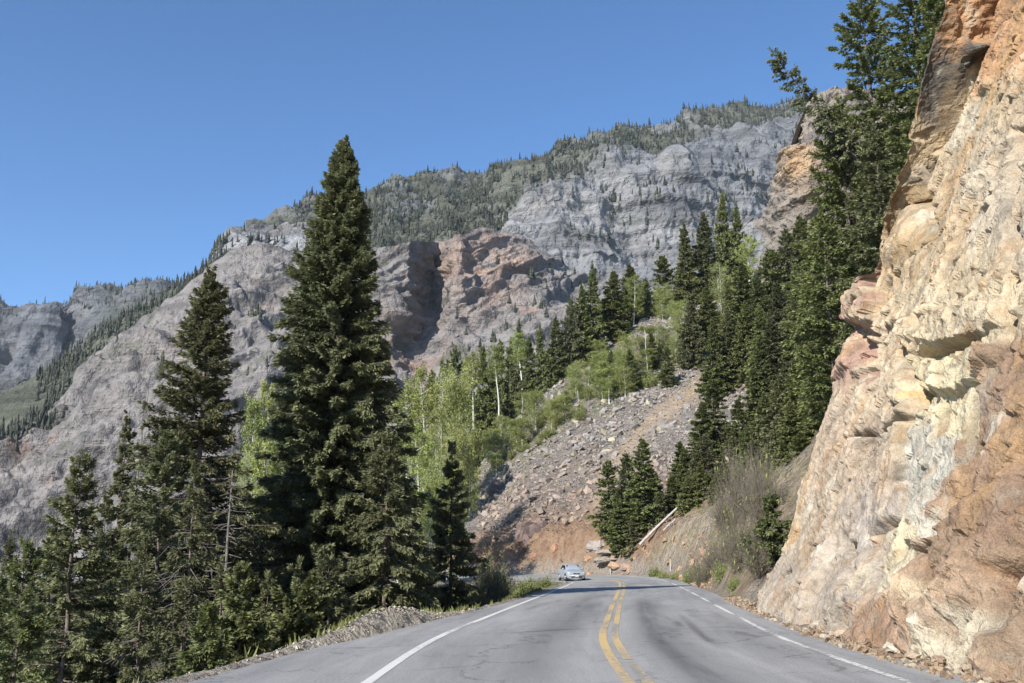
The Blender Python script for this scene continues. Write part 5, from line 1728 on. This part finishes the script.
# small stones at the foot of the orange bank
n = 1500
S_ = rng.uniform(S0 + 62, S0 + 128, n); L_ = 5.0 + np.abs(rng.normal(0, 1.3, n))
X = np.interp(S_, RS, RC[:, 0]) + np.interp(S_, RS, RN[:, 0]) * L_; Y = np.interp(S_, RS, RC[:, 1]) + np.interp(S_, RS, RN[:, 1]) * L_
P = np.stack([X, Y, ground_z(X, Y)], -1)
stone_field("bank_stones", P, np.minimum(0.07 * (1 - rng.random(n)) ** -0.5, 0.5), np.array([[0.36, 0.235, 0.155]]) * rng.uniform(0.6, 1.3, n)[:, None], 93, "small rusty stones strewn along the foot of the bank")
# rubble along the foot of the near cliff
n = 5200
t = rng.uniform(4, 46, n)
edge = np.interp(t, [0, 14, 21, 30, 36, 40, 46], [6.3, 6.35, 6.45, 7.1, 8.0, 8.9, 10.0])
X = edge + rng.normal(0, 0.30, n) - 0.1 + 0.25 * rng.random(n); Y = t
dR, bR = road_coords(X, Y)
ok = dR > 4.35
X, Y = X[ok], Y[ok]; n = len(X)
P = np.stack([X, Y, np.maximum(ground_z(X, Y), 0) + 0.0], -1)
size = np.minimum(0.022 * (1 - rng.random(n)) ** -0.52, 0.16)
cb = np.array([[0.40, 0.29, 0.18], [0.30, 0.20, 0.13], [0.46, 0.39, 0.29], [0.25, 0.17, 0.115]])[rng.integers(0, 4, n)] * 0.8 * rng.uniform(0.75, 1.2, n)[:, None]
stone_field("rubble", P, size, cb, 94, "brown and cream rubble lying along the foot of the pale cliff")
for k, (px, py, s) in enumerate([(770, 612, 0.22), (785, 618, 0.16), (812, 627, 0.19), (836, 636, 0.2), (858, 644, 0.14), (884, 652, 0.2), (905, 658, 0.15), (930, 664, 0.16), (842, 629, 0.24), (960, 672, 0.15), (748, 606, 0.2)]):
    v = (341.5 - py) / F_PX
    Yg = -EYE * (CT - v * ST) / (ST + v * CT)
    x, y, z = at(px, py, Yg)
    boulder("rock", (x + 0.15, y, max(gz(x, y), 0) + s * 0.3), (s, s * 0.9, s * 0.8), ((0.42, 0.33, 0.23), (0.33, 0.24, 0.17), (0.48, 0.42, 0.33))[k % 3], "loose rock resting on the rubble at the foot of the pale cliff", 40 + k, 0.75,
            "loose rocks at the foot of the pale cliff", rz=k)
# gravel berm and verge on the left
n = 2600
X = rng.normal(-2.95, 0.75, n); Y = rng.normal(26, 4.2, n)
X = X + 0.21 * (Y - 26)
n2_ = 160
S_ = rng.uniform(S0 + 8, S0 + 84, n2_); le_ = np.interp(S_, RS, left_edge(np.arange(len(RC)))); L_ = -(le_ + 0.15 + np.abs(rng.normal(0, 0.45, n2_)))
X = np.concatenate([X, np.interp(S_, RS, RC[:, 0]) + np.interp(S_, RS, RN[:, 0]) * L_]); Y = np.concatenate([Y, np.interp(S_, RS, RC[:, 1]) + np.interp(S_, RS, RN[:, 1]) * L_])
dR, bR = road_coords(X, Y)
ok = (-dR > left_edge(bR) + 0.12)
X, Y = X[ok], Y[ok]; n = len(X)
P = np.stack([X, Y, ground_z(X, Y)], -1)
stone_field("gravel", P, np.minimum(0.013 * (1 - rng.random(n)) ** -0.5, 0.06), np.array([[0.48, 0.43, 0.35]]) * rng.uniform(0.65, 1.2, n)[:, None], 95, "pale gravel heaped and scattered along the left road edge")
for k, (px, py, s) in enumerate([(366, 638, 0.13), (381, 634, 0.10), (398, 628, 0.09), (352, 641, 0.08), (222, 676, 0.09), (246, 668, 0.07)]):
    v = (341.5 - py) / F_PX
    Yg = -EYE * (CT - v * ST) / (ST + v * CT)
    x, y, z = at(px, py, Yg)
    boulder("rock", (x - 0.1, y, max(gz(x, y), -0.1) + s * 0.3), (s, s, s * 0.8), (0.46, 0.41, 0.33), "pale stone lying at the edge of the left pull-out", 60 + k, 0.75, "pale stones at the pull-out edge", rz=k)

# ------------------------------------------------------------------ grass
def grass_patch(name, X, Y, h, label, seed, tint=(0.2, 0.8)):
    rng = np.random.default_rng(seed)
    n = len(X)
    Zg = ground_z(X, Y)
    G = Geo()
    b0 = np.stack([X, Y, Zg - 0.02], -1)
    a = rng.uniform(0, 2 * PI, n)
    w_ = np.stack([np.cos(a), np.sin(a), 0 * a], -1) * (0.018 + 0.02 * rng.random(n))[:, None]
    l = np.stack([rng.normal(0, 0.35, n), rng.normal(0, 0.35, n), np.ones(n)], -1) * (h * rng.uniform(0.4, 1.1, n))[:, None]
    V = np.stack([b0 - w_, b0 + w_, b0 + l], 1)
    G.add(V.reshape(-1, 3), np.arange(3 * n).reshape(n, 3), 0, np.repeat(rng.uniform(*tint, n), 3))
    return link(name, G.mesh(name, [MAT['grass']]), label=label, category="grass", kind='stuff')


n = 26000
X = rng.uniform(-6, 7.5, n); Y = rng.uniform(48, 99, n)
dR, bR = road_coords(X, Y)
ok = (-dR > 4.5) & (-dR < 14) & (rng.random(n) < sstep(-0.4, 0.2, fbm(np.stack([X, Y, 0 * X], -1) * 0.3, 3, 961)))
grass_patch("grass", X[ok], Y[ok], 0.11, "fresh green grass inside the bend of the road", 97, (0.2, 0.6))
n = 9000
S_ = rng.uniform(S0 + 10, S0 + 60, n); le_ = np.interp(S_, RS, left_edge(np.arange(len(RC)))); L_ = -(le_ + 0.5 + np.abs(rng.normal(0, 0.9, n)))
X = np.interp(S_, RS, RC[:, 0]) + np.interp(S_, RS, RN[:, 0]) * L_; Y = np.interp(S_, RS, RC[:, 1]) + np.interp(S_, RS, RN[:, 1]) * L_
ok = fbm(np.stack([X, Y, 0 * X], -1) * 0.5, 3, 962) > 0.0
grass_patch("grass", X[ok], Y[ok], 0.22, "dry and green grass tufts along the left verge", 98)
n = 9000
X = rng.uniform(8, 20, n); Y = rng.uniform(40, 95, n)
dR, bR = road_coords(X, Y)
ok = (dR > 5.3) & (dR < 10) & (fbm(np.stack([X, Y, 0 * X], -1) * 0.4, 3, 963) > 0.0)
grass_patch("grass", X[ok], Y[ok], 0.3, "patchy grass on the tan bank right of the road", 99, (0.3, 0.9))
n = 500
Y = rng.uniform(14, 40, n); X = np.interp(Y, [14, 21, 30, 36, 40], [6.5, 6.6, 7.2, 8.1, 9.0]) + rng.normal(0, 0.15, n)
ok = fbm(np.stack([X, Y, 0 * X], -1) * 0.5, 3, 964) > 0.08
grass_patch("grass", X[ok], Y[ok], 0.16, "sparse grass tufts in the rubble below the pale cliff", 100)

# ------------------------------------------------------------------ fallen log, stumps of wood, posts
def log_between(name, A, B, r0, r1, label, mat, cat="log", group=None):
    A = np.array(A); B = np.array(B)
    G = Geo()
    k = np.linspace(0, 1, 9)
    pts = (B - A)[None] * k[:, None]
    pts[:, 2] += 0.06 * np.sin(k * 5)
    tube(G, pts, r0 + (r1 - r0) * k, 8)
    rr = np.random.default_rng(3)
    kb = rr.uniform(0.4, 0.95, 10)
    b0 = (B - A)[None] * kb[:, None]
    thin_sticks(G, b0, b0 + rr.normal(0, 0.4, (10, 3)), 0.03, 0.008)
    o = link(name, G.mesh(name, [mat], True), label=label, category=cat)
    o.location = A
    return o


def clear_log(x0, y0, x1, y1, gap):
    k = np.linspace(0, 1, 24)
    pts = np.array([on_slope(x0 + (x1 - x0) * t_, y0 + (y1 - y0) * t_, 60, 130) for t_ in k])
    A, B = pts[0].copy(), pts[-1].copy()
    ln = A[None] + (B - A)[None] * k[:, None]
    need = np.max(ground_z(ln[:, 0], ln[:, 1]) + gap - ln[:, 2])
    A[2] += max(need, gap); B[2] += max(need, gap)
    return A, B


pa, pb = clear_log(640, 562, 695, 508, 0.1)
log_between("fallen_log", pa, pb, 0.14, 0.09, "long pale barkless log lying up the bank right of the bend clump", MAT['deadwood'])
pa, pb = clear_log(664, 538, 676, 526, 0.3)
log_between("broken_branch", pa, pb, 0.09, 0.05, "short broken grey branch beside the pale fallen log", MAT['deadwood'], "branch")

MAT['post'] = plain('post_brown', (0.16, 0.10, 0.06), 0.7, c2=(0.22, 0.14, 0.09), nscale=9)
MAT['post_pale'] = plain('post_pale', (0.45, 0.43, 0.40), 0.6)
MAT['reflector'] = plain('reflector', (0.6, 0.35, 0.08), 0.3)


def bevel_box(sx, sy, sz, bev=0.01, seg=2, z0=0.0):
    bm = bmesh.new()
    bmesh.ops.create_cube(bm, size=1.0)
    bmesh.ops.scale(bm, vec=(sx, sy, sz), verts=bm.verts)
    bmesh.ops.bevel(bm, geom=bm.edges[:], offset=bev, segments=seg, affect='EDGES')
    bmesh.ops.translate(bm, vec=(0, 0, z0 + sz / 2), verts=bm.verts)
    return bm


def bm_obj(name, bm, mat, parent=None, smooth=False, loc=None, rot=None):
    me = bpy.data.meshes.new(name)
    bm.to_mesh(me); bm.free()
    for m_ in (mat if isinstance(mat, (list, tuple)) else [mat]):
        me.materials.append(m_)
    if smooth:
        me.polygons.foreach_set("use_smooth", [True] * len(me.polygons))
    o = link(name, me, parent)
    if loc is not None:
        o.location = loc
    if rot is not None:
        o.rotation_euler = rot
    return o


for px, Y, mt, lab in [(713, 60.0, 'post', "thin brown delineator post at the right road edge"), (604, 100.5, 'post_pale', "pale delineator post beyond the bend by the orange bank"), (671, 90.0, 'post_pale', "pale delineator post on the right before the bend")]:
    x = at(px, 585, Y)[0]
    d1, b1 = road_coords([x], [Y])
    if d1[0] < 5.2:
        nn = RN[b1[0]]; x += nn[0] * (5.2 - d1[0]); Y += nn[1] * (5.2 - d1[0])
    o = empty("delineator_post", (x, Y, gz(x, Y)), lab, "post", "delineator posts")
    bm_obj("post", bevel_box(0.09, 0.04, 1.15, 0.008, 2, -0.05), MAT[mt], o)
    bm_obj("reflector", bevel_box(0.075, 0.012, 0.10, 0.003, 1, 0.93), MAT['reflector'], o, loc=(0, -0.027, 0))

# ------------------------------------------------------------------ the silver car
MAT['car_paint'] = plain('silver_car_paint', (0.36, 0.39, 0.42), 0.35, 0.3, spec=0.5)
MAT['car_glass'] = plain('car_glass', (0.02, 0.025, 0.03), 0.08, spec=0.6)
MAT['rubber'] = plain('tyre_rubber', (0.03, 0.03, 0.03), 0.85)
MAT['rim'] = plain('wheel_rim', (0.45, 0.45, 0.46), 0.35, 0.7)
MAT['trim'] = plain('black_trim', (0.03, 0.03, 0.032), 0.55)
MAT['lamp'] = plain('headlight_glass', (0.72, 0.74, 0.76), 0.12, spec=0.6)
MAT['amber'] = plain('indicator', (0.55, 0.22, 0.04), 0.25)
MAT['plate'] = plain('number_plate', (0.55, 0.57, 0.55), 0.5)
MAT['chrome'] = plain('chrome', (0.7, 0.7, 0.72), 0.15, 1.0)
# body: cross sections along the length (x forward = -y local), lofted
CARSEC = [  # y, half width, z bottom, z sill, z belt, z top, half width at top
    (-2.20, 0.62, 0.34, 0.40, 0.58, 0.62, 0.56), (-2.14, 0.78, 0.24, 0.36, 0.66, 0.72, 0.66), (-1.90, 0.84, 0.20, 0.34, 0.72, 0.83, 0.72), (-1.30, 0.87, 0.20, 0.33, 0.80, 0.93, 0.74), (-0.95, 0.88, 0.20, 0.32, 0.86, 0.99, 0.74),
    (-0.05, 0.89, 0.20, 0.32, 0.90, 1.00, 0.76), (0.9, 0.89, 0.20, 0.32, 0.92, 1.02, 0.76), (1.45, 0.88, 0.20, 0.33, 0.93, 1.03, 0.74), (1.95, 0.85, 0.22, 0.36, 0.92, 1.02, 0.70), (2.12, 0.80, 0.28, 0.40, 0.86, 0.96, 0.66), (2.17, 0.66, 0.36, 0.45, 0.72, 0.80, 0.56)]


def loft_car(secs, prof):
    V, nn = [], len(prof(secs[0]))
    for sct in secs:
        V += [(x, sct[0], z) for x, z in prof(sct)]
    F = []
    bm = bmesh.new()
    vs = [bm.verts.new(v) for v in V]
    for i in range(len(secs) - 1):
        for j in range(nn):
            k = (j + 1) % nn
            bm.faces.new((vs[i * nn + j], vs[i * nn + k], vs[(i + 1) * nn + k], vs[(i + 1) * nn + j]))
    bm.faces.new(vs[:nn][::-1]); bm.faces.new(vs[-nn:])
    bmesh.ops.recalc_face_normals(bm, faces=bm.faces)
    return bm


def body_prof(s_):
    y, w_, zb, zs, zbelt, zt, wt = s_
    h = [(w_ * 0.86, zb), (w_ * 0.97, zs), (w_, 0.5 * (zs + zbelt)), (w_ * 0.99, zbelt), (wt + 0.35 * (w_ - wt), zt - 0.02), (wt * 0.6, zt + 0.015)]
    return h + [(-x, z) for x, z in h[::-1]]


CABSEC = [(-1.02, 0.70, 0.97, 0.985, 0.69), (-0.30, 0.72, 0.98, 1.385, 0.57), (0.15, 0.73, 0.98, 1.44, 0.57), (0.75, 0.73, 0.99, 1.44, 0.56), (1.15, 0.72, 1.00, 1.39, 0.55), (1.72, 0.68, 1.00, 1.04, 0.62)]


def cab_prof(s_):
    y, w_, zb, zt, wt = s_
    h = [(w_, zb), (wt + 0.06, zb + (zt - zb) * 0.85), (wt, zt), (wt * 0.5, zt + 0.02)]
    return h + [(-x, z) for x, z in h[::-1]]


cx_, cy_ = at(571.5, 581, 93.5)[0], 93.5
dC, bC = road_coords([cx_], [cy_])
car = empty("car", (cx_, cy_, float(road_z(bC, dC)[0]) + 0.008), "silver sedan coming round the bend towards the camera", "car", rz=rad(9))
bd = loft_car(CARSEC, body_prof)
bmesh.ops.subdivide_edges(bd, edges=[e for e in bd.edges], cuts=1, smooth=0.6, use_grid_fill=True)
body = bm_obj("body", bd, MAT['car_paint'], car, True)
cab = loft_car(CABSEC, cab_prof)
bm_obj("cabin", cab, MAT['car_paint'], car, True)


def quad_panel(name, pts, mat, parent, thick=0.012):
    bm = bmesh.new()
    vs = [bm.verts.new(p) for p in pts]
    f = bm.faces.new(vs)
    r = bmesh.ops.solidify(bm, geom=[f], thickness=thick)
    bmesh.ops.recalc_face_normals(bm, faces=bm.faces)
    return bm_obj(name, bm, mat, parent)


quad_panel("windshield", [(-0.62, -0.965, 1.015), (0.62, -0.965, 1.015), (0.54, -0.345, 1.372), (-0.54, -0.345, 1.372)], MAT['car_glass'], car)
quad_panel("rear_window", [(0.58, 1.65, 1.07), (-0.58, 1.65, 1.07), (-0.5, 1.20, 1.375), (0.5, 1.20, 1.375)], MAT['car_glass'], car)
for s_ in (-1, 1):
    for y0, y1, yt0, yt1 in ((-0.72, 0.22, -0.22, 0.20), (0.30, 1.25, 0.28, 0.98)):
        quad_panel("side_window", [(s_ * 0.738, y0, 1.02), (s_ * 0.742, y1, 1.02), (s_ * 0.640, yt1, 1.355), (s_ * 0.640, yt0, 1.355)], MAT['car_glass'], car, 0.014)
    hl = bm_obj("headlight", bevel_box(0.36, 0.22, 0.15, 0.05, 3), MAT['lamp'], car, True, loc=(s_ * 0.62, -2.03, 0.60), rot=(0, 0, -s_ * 0.35))
    bm_obj("indicator", bevel_box(0.09, 0.1, 0.10, 0.03, 2), MAT['amber'], hl, True, loc=(s_ * 0.15, -0.075, 0.02))
    mr_ = bm_obj("mirror", bevel_box(0.22, 0.13, 0.15, 0.04, 3), MAT['car_paint'], car, True, loc=(s_ * 0.90, -0.66, 0.98))
    bm_obj("tail_light", bevel_box(0.22, 0.10, 0.14, 0.03, 2), plain('tail_lamp', (0.35, 0.02, 0.02), 0.3), car, True, loc=(s_ * 0.62, 2.10, 0.74))
    for yy in (-1.36, 1.32):
        wl_ = empty_w = None
        bm = bmesh.new()
        bmesh.ops.create_cone(bm, cap_ends=True, segments=28, radius1=0.315, radius2=0.315, depth=0.20)
        bmesh.ops.bevel(bm, geom=[e for e in bm.edges if len(e.link_faces) == 2 and e.calc_face_angle() > 0.8], offset=0.035, segments=3, affect='EDGES')
        tyre = bm_obj("wheel", bm, MAT['rubber'], car, True, loc=(s_ * 0.79, yy, 0.315), rot=(0, PI / 2, 0))
        bm = bmesh.new()
        bmesh.ops.create_cone(bm, cap_ends=True, segments=24, radius1=0.20, radius2=0.17, depth=0.05)
        for q in range(5):
            g_ = bmesh.ops.create_cube(bm, size=1.0)['verts']
            bmesh.ops.scale(bm, vec=(0.05, 0.17, 0.03), verts=g_)
            bmesh.ops.translate(bm, vec=(0, 0.09, 0.032), verts=g_)
            bmesh.ops.rotate(bm, cent=(0, 0, 0), matrix=__import__('mathutils').Matrix.Rotation(q * 2 * PI / 5, 3, 'Z'), verts=g_)
        bm_obj("rim", bm, MAT['rim'], tyre, loc=(0, 0, s_ * 0.095), rot=(0 if s_ > 0 else PI, 0, 0))
        bm = bmesh.new()
        bmesh.ops.create_cone(bm, cap_ends=True, segments=24, radius1=0.37, radius2=0.37, depth=0.16)
        bm_obj("wheel_arch", bm, MAT['trim'], car, True, loc=(s_ * 0.802, yy, 0.33), rot=(0, PI / 2, 0))
bm_obj("grille", bevel_box(0.66, 0.08, 0.12, 0.03, 2), MAT['trim'], car, loc=(0, -2.185, 0.56))
bm_obj("bumper", bevel_box(1.36, 0.16, 0.16, 0.05, 3), MAT['car_paint'], car, True, loc=(0, -2.18, 0.36))
bm_obj("air_intake", bevel_box(1.0, 0.10, 0.10, 0.03, 2), MAT['trim'], car, loc=(0, -2.20, 0.26))
bm_obj("number_plate", bevel_box(0.31, 0.012, 0.15, 0.004, 1), MAT['plate'], car, loc=(0, -2.272, 0.36))
bm_obj("badge", bevel_box(0.10, 0.02, 0.05, 0.008, 2), MAT['chrome'], car, loc=(0, -2.232, 0.60))

# ------------------------------------------------------------------ the air
hz = bpy.data.materials.new("haze")
hz.use_nodes = True
hn = hz.node_tree
hn.nodes.remove(hn.nodes["Principled BSDF"])
pv = hn.nodes.new('ShaderNodeVolumePrincipled')
pv.inputs['Color'].default_value = (0.78, 0.87, 1.0, 1)
pv.inputs['Density'].default_value = 0.00005
hn.links.new(pv.outputs[0], hn.nodes['Material Output'].inputs['Volume'])
lo = np.array([1e9] * 3); hi = -lo
bpy.context.view_layer.update()
for o in scene.objects:
    if o.type == 'MESH':
        for c in o.bound_box:
            wc_ = o.matrix_world @ Vector(c)
            lo = np.minimum(lo, wc_[:]); hi = np.maximum(hi, wc_[:])
lo -= (20, 20, 1); hi += (20, 20, 15)
bm = bmesh.new()
bmesh.ops.create_cube(bm, size=1.0)
bmesh.ops.scale(bm, vec=tuple(hi - lo), verts=bm.verts)
bmesh.ops.translate(bm, vec=tuple((hi + lo) / 2), verts=bm.verts)
o = bm_obj("haze", bm, hz)
o["kind"] = "stuff"
